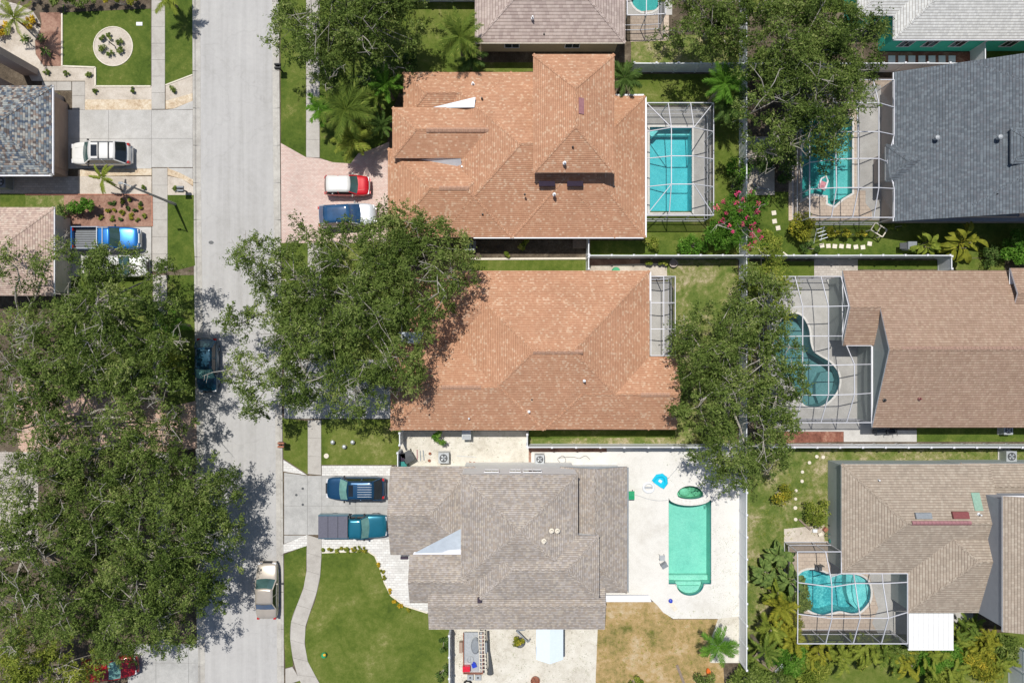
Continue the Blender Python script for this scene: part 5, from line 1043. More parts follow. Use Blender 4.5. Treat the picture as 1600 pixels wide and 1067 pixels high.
# broad paddle leaves
def paddle_mesh(L, w, mat, seed):
    key = ('pd', L, w, mat, seed)
    if key in FR: return FR[key]
    g = np.random.default_rng(seed); mb = MB(); t_ = []; S = 7; pe = .28*L
    def c(t): x = pe+L*t; return Vector((x*(1-.15*t), 0, L*(.55*t-.75*t*t)+pe*.9))
    mb.tube([(0, 0, 0), (pe*.5, 0, pe*.7), c(0)], [.03, .025, .02], 4, cap=False); t_ += [.8]*8
    for i in range(S):
        a, b = i/S, (i+1)/S; wa, wb = (w*math.sin(math.pi*min(1, a*.92+.06))**.7, w*math.sin(math.pi*min(.995, b*.92+.06))**.7)
        for s in (-1, 1):
            ja, jb = (1-.12*g.random()), (1-.12*g.random()); f = [c(a), c(b), c(b)+Vector((0, s*wb*.5*jb, .1*w)), c(a)+Vector((0, s*wa*.5*ja, .1*w))]
            mb.face(f if s < 0 else f[::-1]); t_.append(.45+.15*g.normal())
    me = mb.mesh('leaf', M[mat]); at = me.attributes.new('tint', 'FLOAT', 'FACE'); at.data.foreach_set('value', np.clip((t_+[.5]*len(me.polygons))[:len(me.polygons)], 0, 1).astype(np.float32)); FR[key] = me; return me
def broad(label, px, py, h, L, w, n, mat='banana', seed=1, name='broad_leaved_plant', cat='plant', spread=.25, group=None):
    g = np.random.default_rng(seed); b = P(px, py, h*.5); b.z = Z0; r = empty(name, b, label, cat, group); mb = MB()
    for k in range(4): a = g.random()*6.28; mb.tube([(math.cos(a)*.1, math.sin(a)*.1, 0), (math.cos(a)*spread, math.sin(a)*spread, h)], [.06, .04], 5)
    mb.build('stem', M['palmbark'], r)
    for i in range(n):
        ms = paddle_mesh(round(L, 2), w, mat, seed*7+i % 3); a = g.random()*6.28; o = link('leaf', ms, r, (math.cos(a)*spread*g.random(), math.sin(a)*spread*g.random(), h*(.45+.5*g.random())))
        o.rotation_euler = (g.normal()*.25, -.55+.9*i/n, i*2.4+g.normal()*.3); o.scale = (.75+.4*g.random(),)*3
    return r
palm('full feathery palm beside the pale taupe house at the top', 718, 58, 4.5, 2.1, 24, seed=1)
palm('shaded palm just below the feathery palm at the top', 735, 92, 2.2, 1.5, 14, 'deep', seed=2, tr=.1)
palm('bright green palm near the upper left corner of the orange roof', 602, 132, 3.4, 1.55, 16, 'spring', seed=3, droop=.3, wide=.35)
palm('large bushy feathery palm in front of the upper orange house', 540, 172, 4.6, 2.4, 26, seed=4, droop=.8, wide=.55)
palm('small palm leaning over the sidewalk by the upper house', 500, 170, 2.6, 1.3, 12, 'spring', seed=5)
palm('lower feathery palm at the edge of the pink paver driveway', 552, 218, 3.0, 1.7, 18, 'lime', seed=6, droop=.7)
palm('spiky golden centred palm against the upper orange house', 596, 196, 2.2, 1.35, 18, 'deep', seed=7, droop=.2, wide=.25)
palm('thin silvery palm between the two palms by the driveway', 588, 152, 3.0, 1.3, 14, 'palm', seed=8, wide=.28)
palm('dark shaded palm behind the tall upper roof', 976, 122, 3.2, 1.5, 18, 'deep', seed=9)
palm('broad bright palm beside the back fence near the upper cage', 1132, 130, 4.2, 1.9, 22, 'spring', seed=10, wide=.5)
palm('droopy palm under the tall oak beside the back fence', 1140, 165, 3.2, 1.6, 16, 'deep', seed=11)
palm('small bare gravel palm with eight fronds by the white suv', 160, 279, 2.5, 1.35, 8, 'lime', wide=.26, base=(193,299), seed=12, tr=.05, droop=.9)
palm('tall drooping palm in the top left corner', 22, 28, 3.0, 1.9, 12, 'lime', seed=13, wide=.3, base=(40,42), tr=.07)
palm('palm crown hanging over the sidewalk at the very top', 262, -4, 2.6, 1.6, 12, 'lime', seed=14, base=(276,12))
palm('palm showing between the oak crowns near the left kerb', 262, 508, 3.6, 1.8, 16, 'spring', seed=15)
palm('wispy palm beneath the oaks right of the pale branches', 262, 560, 3.2, 1.6, 14, 'lime', seed=16)
palm('palm on the gravel by the end of the white deck', 1122, 1008, 2.8, 1.7, 13, 'spring', seed=17, wide=.5, base=(1118,998))
palm('tropical palm above the left end of the areca hedge', 1195, 1018, 3.0, 1.5, 12, 'palm', seed=18, wide=.3)
broad('dark broad leaved plant nearest the angular cage corner', 1212, 862, 1.6, 1.0, .4, 26, seed=1)
broad('pale veined broad leaved plant in the middle of the side bed', 1190, 892, 1.6, 1.0, .42, 26, seed=2)
broad('tall broad leaved plant touching the angular cage', 1225, 900, 2.0, 1.05, .4, 26, 'banana', seed=3)
broad('broad leaved plant with bright tips beside the back fence', 1205, 922, 1.5, .9, .36, 22, 'lime', seed=4)
palm('yellow green areca clump left of the angular cage', 1222, 948, 2.6, 1.5, 24, 'yel', seed=21, tr=.06, wide=.35, cat='palm', sc_=.25)
palm('olive areca clump below the broad leaved plants', 1205, 985, 2.3, 1.4, 22, 'lime', seed=22, tr=.06, sc_=.25)
palm('orange tipped areca clump at the cage corner', 1238, 1000, 2.2, 1.3, 20, 'yel', seed=23, tr=.06, sc_=.25)
HED = ['under the left end of the angular cage','below the angular cage, second areca from its left corner','below the middle of the angular cage','below the angular cage near its right part','just left of the white patio roof','right under the white patio roof','at the right corner of the white patio roof','below the dark gap by the tall grey wall','under the corner of the tall taupe roof','between tall taupe roof and far corner fence','low in the bed beneath the white patio roof','low in the bed at the bottom right of the cage']
for i, (x, y) in enumerate([(1280,1022),(1318,1030),(1355,1020),(1392,1030),(1425,1040),(1460,1032),(1500,1000),(1518,985),(1545,1005),(1560,1040),(1490,1045)]):
    palm('yellow green areca palm '+HED[i], x, y, 1.5+.25*(i % 3), 1.05, 34, ('yel','lime','lime','palm')[i % 4], seed=30+i, tr=.06, group='areca palms in the lower right hedge', nleaf=20, droop=1.1, sc_=.4, wide=.3)
for i, (x, y, w_) in enumerate([(1258,1040,'dark shrub at the left foot of the areca hedge'),(1475,1015,'yellow green filler shrub beside the white patio roof'),(1515,1015,'leafy shrub between two arecas near the grey wall'),(1560,1005,'leafy shrub in front of the tall taupe roof corner'),(1450,1055,'long leaved shrub at the bottom below the patio roof'),(1230,1020,'long leaved shrub beside the slatted bench'),(1222,965,'leafy shrub against the left side of the angular cage'),(1235,925,'dense leafy shrub pressed against the angular cage'),(1340,1010,'green shrub hugging the lower edge of the angular cage'),(1440,1020,'dense shrub tucked under the white patio roof'),(1530,1030,'orange flecked shrub below the grey wall gap'),(1400,1012,'shrub against the right half of the cage wall')]):
    shrub(w_, x, y, 25, 1.5, ('lime','spring','yel','oak2')[i % 4], size=.3, asp=.24, nper=150)
broad('big yellow green palm plant with wide ribbed leaves by the slate house', 1490, 382, 2.4, 1.35, .5, 30, 'yel', seed=8, spread=.5)
broad('wide leaved yellow green plant left of the ribbed one', 1440, 385, 1.5, 1.0, .38, 18, 'lime', seed=9)
shrub('dark green shrub right of the wide leaved palm by the brown roof', 1580, 390, 30, 1.8, 'spring', size=.22)
shrub('deep green bush between short fence and broad leaved plant', 1540, 402, 16, 1.2, 'deep')
shrub('bright green spreading shrub beside the back fence corner', 1125, 376, 30, 1.5, 'spring', ry=20, size=.26, asp=.35)
shrub('bright green shrub below the upper screen cage', 1078, 385, 24, 1.2, 'spring', ry=15, size=.24, asp=.35)
shrub('low green shrub on the lawn under the upper cage', 1018, 384, 13, .8, 'lime')
shrub('green bush against the fence right of the upper cage', 1150, 270, 19, 1.7, 'spring'); shrub('dark bush against the fence above the bougainvillea', 1142, 292, 15, 1.3, 'deep')
shrub('shrub over the fence top beside the pink flowers', 1195, 385, 20, 1.6, 'lime', size=.2); shrub('dark hedge along the left wall of the big cage', 1222, 262, 14, 1.8, 'deep', ry=40)
shrub('dark bush under the tall oak by the big cage', 1190, 255, 18, 1.3, 'deep'); shrub('yellow green bush at the corner of the big cage', 1243, 355, 21, 1.8, 'yel', size=.2)
shrub('yellow croton hedge along the bottom of the big cage', 1315, 366, 36, 1.0, 'yel', ry=9); shrub('green bush by the end of the croton hedge', 1262, 388, 18, .9, 'deep', ry=9)
shrub('small shrub row at the slate house corner', 1395, 355, 22, .7, 'lime', ry=6)
shrub('yellow green round bush on the patchy lawn', 1213, 768, 17, 1.4, 'yel'); shrub('dark centred round bush near the taupe house', 1268, 795, 20, 1.4, 'lime')
shrub('big bush at the bottom right of the dry lawn', 1165, 1055, 42, 1.8, 'oak2', ry=26, size=.17); shrub('scrubby bush on the dry lawn bottom edge', 1098, 1058, 16, 1.0, 'oak'); shrub('thin grassy bush at the bottom of the dry lawn', 990, 1062, 12, .8, 'lime')
shrub('olive bush by the bench frame at the bottom', 1212, 1058, 18, 1.1, 'oak')
shrub('bright green shrub on the shell side yard', 689, 682, 17, 1.3, 'spring', ry=10); shrub('green shrub planted along the yard fence beside the big lawn', 694, 1000, 9, 1.1, 'deep', ry=16); shrub('green shrub at the bottom of the yard fence', 694, 1045, 9, 1.0, 'deep', ry=16)
shrub('leafy green shrub above the blue pickup truck', 140, 322, 22, 1.5, 'spring', ry=13, size=.22); shrub('green shrub at the corner of the pinkish roof', 110, 332, 14, 1.1, 'deep')
shrub('dense hedge with yellow flowers along the top lawn', 200, 8, 34, 1.2, 'yel', ry=9); shrub('dark green hedge at the top of the left lawn', 125, 10, 44, 1.4, 'oak', ry=10); shrub('dark bush at the top edge of the far left garden', 60, 4, 20, 1.6, 'deep', ry=8)
shrub('bright yellow croton bush in the top left garden', 53, 38, 9, .7, 'gold'); shrub('orange yellow croton at the far left edge', 8, 48, 12, .9, 'gold', size=.2)
shrub('dark shrub in shade between the sidewalk and top oak', 520, 118, 20, 1.5, 'deep'); shrub('dark shrub under the top oak near the light lawn', 640, 100, 18, 1.6, 'deep'); shrub('shrub at the shaded corner of the upper roof', 565, 190, 20, 1.3, 'oak2')
shrub('green undergrowth beneath the left oaks by the kerb', 285, 560, 16, 1.2, 'oak2', ry=40); shrub('dark undergrowth beneath the oak near the left sidewalk', 215, 590, 26, 1.2, 'deep')
shrub('bright lime bush beside the narrow garden between orange houses', 820, 384, 9, .8, 'lime'); shrub('small plant on the edging between the orange houses', 789, 400, 6, .5, 'lime')
shrub('green plant in the bed below the fence by the round pot', 1012, 413, 9, .6, 'lime', ry=5); shrub('second green plant in the bed below the fence', 1034, 413, 7, .6, 'lime', ry=5)
shrub('potted looking round bush on the white gravel yard', 811, 1000, 9, .8, 'yel')
broad('spiky green yucca in the red mulch bed', 76, 84, .5, .5, .1, 24, 'deep', seed=12, spread=.08); broad('small agave in the upper left garden path', 43, 63, .35, .42, .1, 18, 'deep', seed=13, spread=.05); broad('silvery agave beside the stones in the mulch bed', 68, 62, .35, .4, .1, 16, 'banana', seed=14, spread=.05)
M['grass_b'] = M['oak2']
for w_, x, y, r_ in (('uppermost left',163,62,5),('upper middle',173,59,5),('upper right',190,66,6),('lower right',191,80,5),('lowest middle',176,86,6),('left lower and largest',164,79,7.5)): small('small round bush in the gravel circle, '+w_, x, y, r_, group='bushes in the gravel circle', h=.4)
for w_, x, y, r_ in (('nearest the red mulch bed',75,114,4.5),('middle of the strip above the walk',106,116,4.5),('at the notch of the lawn',142,118,5),('in the strip below the lawn',150,144,3.5),('spiky, left of the sidewalk',209,143,4.5),('on the far side by the kerb',271,142,6),('by the garage wing wall',95,152,4.5),('beside the lamp pole on the gravel',227,294,3.5),('next to the left mailbox',276,295,4.5)): small('tiny bush in pale gravel, '+w_, x, y, r_, group='tiny bushes in the pale gravel', h=.3)
for i, (x, y, r_) in enumerate(sorted([(176,318,5),(192,315,4.5),(205,312,3.5),(223,319,4),(221,326,3),(192,333,4),(178,342,4),(208,338,5),(213,330,3),(190,343,2.5),(227,338,3),(170,330,3.5),(160,340,4),(200,326,3),(216,344,3),(181,328,3)])):
    small(ORD[i//3]+' '+('pale green','yellowish','dark green')[i % 3]+' plant from the green shrub, in the red mulch bed', x, y, r_, mat=('lime', 'yel', 'deep')[i % 3], group='little plants in the mulch bed', h=.25)
for i, (x, y) in enumerate([(508,857),(517,856),(526,858),(535,856),(544,858),(553,857),(562,857),(570,858)]): small(ORD[i]+' low plant from the sidewalk, in the row along the big lawn top edge', x, y, 4.5, mat='yel' if i % 2 else 'lime', group='flowering plants along the top lawn edge', h=.25)
for i, (x, y) in enumerate([(591,882),(598,892),(601,902),(610,922),(617,938),(626,946),(638,952)]): small(ORD[i]+' plant down the curved white paving edge, counted from the teal truck', x, y, 3.8, mat='gold' if i in (0, 3, 4, 5) else 'yel', group='golden plants along the curved edge', h=.22)
# weeds and litter relief: uncountable
g_ = np.random.default_rng(9); pts = []
for (x0, x1, y0, y1, n) in ((1166,1310,705,845,420),(1166,1230,845,990,160),(935,1120,950,1067,300),(1040,1152,408,690,160),(1320,1600,703,722,120)):
    for _ in range(n): p = P(x0+(x1-x0)*g_.random(), y0+(y1-y0)*g_.random(), Z0+.03); pts.append(tuple(p))
w_ = leaves('weeds', pts, .16, 12, .07, 'lime', None, up=.3, flat_=.2, tb=.3+g_.random(len(pts))*.6); 
tag(w_, 'low weed tufts scattered over the patchy lawns', 'weeds', kind='stuff')
# ---------------------------------------------------------------- small things
def thing(name, mb, mat, label, cat, px, py, z=Z0, deg=0, group=None, smooth=False):
    o = mb.build(name, M[mat], None, smooth); o.location = P(px, py, z); o.rotation_euler.z = math.radians(deg); return tag(o, label, cat, group)
def B(*a, mb=None): mb = mb or MB(); mb.box(*a); return mb
# street lamp
r = empty('street_lamp', P(275, 320, 0), 'tall slender grey street lamp pole on the left verge', 'street lamp'); mb = MB(); mb.tube([(0,0,0),(0,0,3.4),(0,0,6.7)], [.12,.09,.065], 10); mb.build('pole', M['kerb'], r, True)
mb = MB(); mb.tube([(0,0,6.65),(-.3,.12,6.8),(-.55,.2,6.82)], [.04,.035,.03], 6); mb.build('arm', M['lgrey'], r); mb = MB(); mb.box(-.8,-.5,.12,.28,6.76,6.84); mb.build('lamp_head', M['grey'], r)
# mailboxes
def mailbox(label, px, py, col='black', brick=False):
    r = empty('mailbox', P(px, py, Z0), label, 'mailbox', 'kerbside mailboxes'); mb = MB(); mb.box(-.05,.05,-.05,.05,0,1.0); mb.build('post', M['trim' if not brick else 'wood'], r)
    for s in (-1, 1):
        mb = MB(); n = 8; pr = [(-.09, 0)]+[(-.09*math.cos(math.pi*i/n), .1+.09*math.sin(math.pi*i/n)) for i in range(n+1)]+[(.09, 0)]
        for a, b in zip(pr, pr[1:]): mb.face([(-.25, a[0]+s*.14, 1+a[1]), (.25, a[0]+s*.14, 1+a[1]), (.25, b[0]+s*.14, 1+b[1]), (-.25, b[0]+s*.14, 1+b[1])])
        for x in (-.25, .25): mb.face([(x, p[0]+s*.14, 1+p[1]) for p in pr])
        mb.build('letter_box', M[col], r)
    mb = MB(); mb.box(-.22,.22,-.26,.26,.95,1.0); mb.build('bracket', M['trim'], r); return r
mailbox('twin mailbox with light tops by the upper right kerb', 441, 112, 'trim'); mailbox('grey twin mailbox by the left kerb near the gravel', 292, 300, 'grey'); mailbox('rusty twin mailbox beside the kerb near the lower driveway', 446, 692, 'rust', True)
# AC units
def ac(label, px, py, s=.42, h=.75, col='lgrey'):
    r = empty('ac_unit', P(px, py, .4).xy.to_3d()+Vector((0, 0, Z0)), label, 'air conditioner', 'outdoor air conditioning units'); mb = MB(); mb.box(-s-.08, s+.08, -s-.08, s+.08, 0, .06); mb.build('pad', M['conc'], r)
    mb = MB(); mb.box(-s, s, -s, s, .06, h); mb.build('cabinet', M[col], r); mb = MB(); mb.lathe([(s*.78, h), (s*.78, h+.03), (s*.7, h+.03), (s*.7, h-.0)], 20); mb.lathe([(s*.7, h+.012), (0, h+.012)], 20); mb.build('fan_guard', M['dark'], r)
    mb = MB()
    for k in range(4): a = k*math.pi/2+.4; mb.face([(0, 0, h+.025), (s*.6*math.cos(a), s*.6*math.sin(a), h+.02), (s*.6*math.cos(a+.7), s*.6*math.sin(a+.7), h+.035)])
    mb.build('fan_blade', M['lgrey'], r)
    mb = MB(); mb.lathe([(.1, h+.04), (0, h+.05)], 10); mb.build('hub', M['grey'], r)
ac('large dark fan unit beside the far left slate house', 8, 287, .48, .9, 'grey'); ac('grey unit on the shell yard between shrub and grey house', 694, 714, .42); ac('smaller pale unit behind the white corner fence', 843, 716, .36)
ac('unit behind the taupe house beside the long fence', 1572, 711, .42, .9); ac('unit between the orange houses half under the oak', 734, 385, .4, .8, 'grey'); ac('pale unit by the brown house bottom wall', 1570, 671, .36, .7)
# bins
def bin_(label, px, py, mat, lid, deg=0, s=.3, h=1.0):
    r = empty('wheelie_bin', P(px, py, Z0), label, 'bin', 'wheelie bins', math.radians(deg)); mb = MB(); q0 = [(-s*.8,-s*.8,.05),(s*.8,-s*.8,.05),(s*.8,s*.8,.05),(-s*.8,s*.8,.05)]; q1 = [(-s,-s,h),(s,-s,h),(s,s*1.1,h),(-s,s*1.1,h)]
    mb.face(q0[::-1]); [mb.face([q0[i], q0[(i+1) % 4], q1[(i+1) % 4], q1[i]]) for i in range(4)]; mb.build('body', M[mat], r)
    mb = MB(); mb.box(-s-.03, s+.03, -s-.03, s*1.1+.06, h, h+.06); mb.face([(-s, -s, h+.061), (s, -s, h+.061), (s*.8, 0, h+.1), (-s*.8, 0, h+.1)]); mb.build('lid', M[lid], r)
    for sx in (-1, 1): mb = MB(); mb.tube([(sx*s*.8, s*.9, .1), (sx*s*.95, s*.9, .1)], .1, 10); mb.build('wheel', M['tyre'], r)
bin_('dark grey wheelie bin behind the small side gate', 640, 711, 'grey', 'dark', 30, .38); bin_('green lidded wheelie bin against the grey house corner', 632, 724, 'green_p', 'teal_p', 8); bin_('navy bin between gate and grey wheelie bin', 631, 712, 'blue_p', 'navy', 5, .26)
bin_('small green bin at the wall beside the white deck', 983, 771, 'green_p', 'green_p', 0, .28, .7)
bin_('pale teal bin beside the middle orange house wall', 730, 677, 'teal_p', 'lgrey', 0, .33); 
# floats
mb = MB(); mb.box(-.0,.0,-.0,.0,0,0); r = empty('pool_float', P(1031, 751, Z0), 'bright blue curved inflatable lounger on the white deck', 'pool float', None, math.radians(-35))
mb = MB(); mb.tube([(-.5,-.35,.12),(-.45,.2,.13),(-.15,.48,.14),(.2,.46,.14),(.5,.15,.13),(.52,-.35,.12)], [.1,.15,.17,.17,.15,.1], 10); mb.build('rim', M['cyan_p'], r, True); mb = MB(); mb.box(-.42,.42,-.4,.36,.03,.13); mb.build('seat', M['cyan_p'], r); mb = MB(); mb.box(-.14,.14,-.1,.12,.13,.17); mb.build('pillow', M['white'], r)
r = empty('pool_float', P(1013, 761, Z0), 'white ring float next to the blue lounger', 'pool float'); mb = MB(); mb.tube([(.42*math.cos(a), .38*math.sin(a), .1) for a in [i*2*math.pi/18 for i in range(19)]], .11, 8, cap=False); mb.build('ring', M['white'], r, True); mb = MB(); mb.box(-.3,.3,-.08,.08,.08,.13); mb.build('strap', M['lgrey'], r)
r = empty('pool_float', P(1286, 287, Z0-.05), 'pink and white float chair on the teal pool', 'pool float', None, math.radians(70)); mb = MB(); mb.tube([(-.55,-.25,.06),(-.3,-.3,.06),(.3,-.28,.06),(.62,0,.08),(.3,.28,.06),(-.3,.3,.06),(-.55,.25,.06)], .08, 8); mb.build('rim', M['white'], r, True)
mb = MB(); mb.box(-.5,.15,-.25,.25,.0,.07); mb.build('seat', flat and M['mauve'], r)
M['rose'] = flat('rose vinyl', (.6, .25, .28), .4); r.children[-1].data.materials[0] = M['rose']
# chairs
def chair(label, px, py, deg, mat='dark', group=None):
    r = empty('patio_chair', P(px, py, Z0), label, 'chair', group, math.radians(deg)); mb = MB(); mb.box(-.25,.25,-.25,.25,.4,.44); mb.build('seat', M[mat], r); mb = MB(); mb.box(-.25,.25,.22,.26,.44,.95); mb.build('backrest', M[mat], r)
    for a in (-.23,.23):
        for b in (-.23,.23): mb = MB(); mb.box(a-.02,a+.02,b-.02,b+.02,0,.4); mb.build('leg', M['lgrey'], r)
chair('grey folding chair on the white deck left of the long pool', 1036, 880, 30, 'grey'); 
r = empty('side_table', P(1033, 869, Z0), 'small thin legged table beside the grey folding chair', 'table'); mb = MB(); mb.box(-.22,.22,-.22,.22,.42,.45); mb.build('top', M['lgrey'], r)
for a in (-.2,.2):
    for b in (-.2,.2): mb = MB(); mb.bar((a,b,0),(a*.9,b*.9,.42),.03); mb.build('leg', M['dark'], r)
thing('equipment_bag', B(-.42,.42,-.16,.16,0,.12), 'edge', 'tan rolled mat lying on the white deck near the dry lawn', 'mat', 1051, 946, deg=-55)
mb = MB(); mb.lathe([(.0,.12),(.15,.12),(.18,.2),(.14,.32),(0,.36)], 14); thing('pool_ball', mb, 'blue_p', 'dark blue ball on the end of the tan mat', 'ball', 1047, 937, smooth=True)
# hose
def hose(label, pl, mat, cat='hose', z=Z0+.05, rad=.018):
    q = [P(x, y, z) for x, y in spline(pl, 6)]; b = q[0]; mb = MB(); mb.tube([p-b for p in q], rad, 5); o = mb.build('garden_hose', M[mat], None, True); o.location = b; tag(o, label, cat)
hose('thin grey hose curving from the green bin to the long pool', [(985,771),(1000,775),(1015,780),(1030,782),(1043,781)], 'lgrey'); hose('thin hose line from the fence to the blue lounger', [(1043,748),(1055,735),(1065,722),(1080,712)], 'lgrey')
hose('dark hose lying in coils behind the grey house', [(872,716),(880,712),(884,720),(878,724),(872,716),(895,714),(905,716),(915,712),(922,718)], 'dark')
# boards, manhole, lids
def disc(name, label, cat, px, py, r_, mat, h=.02, z=Z0+.02, group=None, ex=1): mb = MB(); mb.lathe([(r_, 0), (r_, h), (r_*.85, h+.004), (0, h+.004)], 18, ex=ex); return thing(name, mb, mat, label, cat, px, py, z, group=group)
disc('manhole_cover', 'small dark oval cover in the middle of the street', 'manhole cover', 330, 379, .14, 'dark', .012, .012, ex=1.5)
for w_, x, y in (('closest to the sidewalk slabs',473,763),('left of the other two',463,773),('lowest of the three',473,788)): disc('drain_cover', 'small round drain cover in the lower driveway, '+w_, 'drain cover', x, y, .1, 'dark', .01, Z0+.045, 'round drain covers')
thing('meter_box', B(-.25,.25,-.14,.14,0,.04), 'white', 'white rectangular meter box in the upper left lawn', 'meter box', 218, 38); disc('meter_box', 'pale round meter box in the lawn by the lower driveway', 'meter box', 510, 712, .2, 'edge', .04)
for w_, x, y in (('leftmost of three',521,690),('lowest of three',539,697),('nearest the house, of three',552,690)):
    mb = MB(); mb.lathe([(.05,0),(.05,.2),(.16,.22),(.18,.3),(.1,.4),(0,.42)], 12); thing('garden_light', mb, 'lgrey', 'grey dome garden light on the front lawn, '+w_, 'garden light', x, y, group='garden lights')
mb = MB(); mb.box(-.03,.03,-.03,.03,0,.9); mb.bar((0,0,.85),(.25,.18,.9),.04); mb.bar((0,0,.85),(-.15,.2,.95),.04); mb.bar((0,0,.85),(.02,-.25,.9),.04); thing('garden_ornament', mb, 'dark', 'dark spindly ornament in the middle of the gravel circle', 'ornament', 180, 73)
r = empty('lawn_gnome', P(507, 1022, Z0), 'green and yellow toy figure on the big lawn', 'ornament'); mb = MB(); mb.lathe([(.2,0),(.24,.12),(.18,.3),(0,.36)], 14); mb.build('body', M['green_p'], r, True); mb = MB(); mb.lathe([(.1,.3),(.12,.38),(.05,.46),(0,.48)], 12, c=(.1,.12)); mb.build('head', M['yellow_p'], r, True)
# stepping stones
for i in range(7): thing('stepping_stone', B(-.28,.28,-.28,.28,0,.05), 'white', ORD[i]+' white stepping stone from the oak side, in the red bed by the turquoise wall', 'stepping stone', 1393+15.7*i, 93, Z0+.03, group='white stepping stones in the brick bed')
for i, (x, y) in enumerate([(1284,384),(1294,384.5),(1304,385),(1314.5,385),(1325.5,385),(1337,386),(1348,386.5),(1358.5,381)]): thing('stepping_stone', B(-.18,.18,-.17,.17,0,.045), 'edge', ORD[i]+' tan stepping stone from the trellis, in the row below the croton hedge', 'stepping stone', x, y, Z0+.02, random.uniform(-12, 12), 'tan stepping stones below the hedge')
for w_, x, y in (('upper of two by the flowering bush',1210,346),('lower of two by the flowering bush',1215.5,356.5),('in shade above the other two',1209,333)): thing('stepping_stone', B(-.18,.18,-.18,.18,0,.045), 'edge', 'tan stepping stone on the grass path, '+w_, 'stepping stone', x, y, Z0+.02, 10, 'tan stepping stones by the bougainvillea')
for i, (x, y) in enumerate([(1276,713),(1286,714),(1264.5,722.5),(1253.5,737),(1253,751.5),(1243.5,766),(1243,779),(1242.5,793),(1243,811)]): disc('stepping_stone', ORD[i]+' round white stepping stone in the curving row, counted from the long fence', 'stepping stone', x, y, .12+.03*random.random(), 'edge', .05, Z0+.01, 'round white stepping stones')
# side yard: trailer, kayak, ladder, boxes
r = empty('utility_trailer', P(741, 1012, Z0), 'low metal utility trailer standing in the white gravel yard', 'trailer'); mb = MB(); mb.box(-.85,.7,-1.75,1.5,.45,.5); mb.build('deck', M['lgrey'], r)
M['lgrey2'] = M['lgrey']
for a in (-.87, .7): mb = MB(); mb.box(a,a+.06,-1.75,1.5,.5,.72); mb.build('side_rail', M['rust'], r)
mb = MB(); mb.box(-.85,.75,-1.8,-1.74,.5,.72); mb.build('end_rail', M['rust'], r)
for s, x in ((-1,-1.05),(1,.95)): mb = MB(); mb.box(x-.14,x+.14,-.1,.75,.35,.7); mb.build('mudguard', M['grey' if s > 0 else 'w_tan'], r); wheel(r, x, .3, .3); w2 = [c for c in r.children if c.name.startswith('wheel')][-1]; w2.rotation_euler.z = math.pi/2
def on(nm, mb, mat, label, cat, px, py, z, deg=0, sm=False): return thing(nm, mb, mat, label, cat, px, py, z, deg, smooth=sm)
mb = MB(); mb.lathe([(0,.0),(.32,.02),(.36,.18),(.28,.3),(0,.34)], 18); mb.v = [(v[0], v[1]*1.9, v[2]) for v in mb.v]; on('storage_tub', mb, 'grey', 'blue grey oblong tub lying on the trailer', 'tub', 743, 1007, Z0+.52, 0, True)
mb = MB(); mb.box(-.3,.3,-.22,.22,0,.35); mb.box(-.26,.26,-.02,.02,.35,.4); on('cooler_box', mb, 'red_p', 'bright red box on the lower corner of the trailer', 'box', 729, 1042, Z0+.52)
mb = MB(); mb.tube([(.26*math.cos(a), .26*math.sin(a), .04) for a in [i*math.pi/8 for i in range(17)]], .03, 6, cap=False); mb.bar((-.25,0,.04),(.25,0,.04),.02); mb.bar((0,-.25,.04),(0,.25,.04),.02); on('spare_wheel', mb, 'lgrey', 'thin wheel rim lying above the red box on the trailer', 'wheel', 735, 1030, Z0+.52)
on('cloth_bundle', B(-.18,.18,-.16,.16,0,.2, mb=B(-.05,.12,.1,.25,0,.14)), 'blue_p', 'small dark blue bundle on the trailer by the wheel rim', 'bundle', 741, 1038, Z0+.52, 20)
r = empty('ladder', P(753, 1012, Z0+.75), 'long pale aluminium ladder lying along the trailer', 'ladder', None, math.radians(2))
for a in (-.22,.22): mb = MB(); mb.box(a-.03,a+.03,-1.9,1.5,.0,.08); mb.build('rail', M['edge'], r)
for i in range(11): mb = MB(); mb.box(-.2,.2,-1.75+i*.31,-1.69+i*.31,.02,.07); mb.build('rung', M['edge'], r)
mb = MB(); mb.tube([(0,-1.9,.14),(.05,-1.2,.14),(0,0,.14),(0,1.6,.14)], [.26,.16,.07,.09], 8); on('paddle', mb, 'dark', 'long dark pole with wide round foot beside the ladder', 'pole', 764, 1015, Z0+.1, 3, True)
for w_, x in (('left',735),('right',747)):
    r = empty('concrete_block', P(x, 1056, Z0), 'grey hollow block below the trailer, the '+w_+' one of two', 'block', 'hollow blocks below the trailer'); mb = MB(); mb.box(-.24,.24,-.22,.22,0,.25); mb.build('block', M['lgrey'], r); mb = MB(); mb.lathe([(.09,.252),(0,.254)], 10); mb.build('hole', M['dark'], r)
mb = MB(); mb.tube([(.3*math.cos(a), .3*math.sin(a), .08) for a in [i*math.pi/9 for i in range(19)]], .09, 8, cap=False); on('old_tyre', mb, 'tyre', 'old black tyre at the bottom edge by the blocks', 'tyre', 731, 1068, Z0, 0, True)
r = empty('fire_pit', P(836, 1061, Z0), 'round rusty fire pit with spokes on the white gravel', 'fire pit'); mb = MB(); mb.lathe([(.25,0),(.36,.2),(.38,.3),(.33,.3),(.25,.12),(0,.1)], 20); mb.build('bowl', M['rust'], r, True)
for k in range(3): mb = MB(); a = k*math.pi/3; mb.bar((-.34*math.cos(a), -.34*math.sin(a), .31), (.34*math.cos(a), .34*math.sin(a), .31), .03); mb.build('spoke', M['rust'], r)
r = empty('shade_canopy', P(859, 1006, 0), 'pale blue white ridged canopy sheet over the gravel yard', 'canopy'); mb = MB(); zc_ = 2.2; p0 = P(838, 1032, zc_)-P(859,1006,0); p1 = P(880, 975, zc_)-P(859,1006,0); xm = (p0.x+p1.x)/2
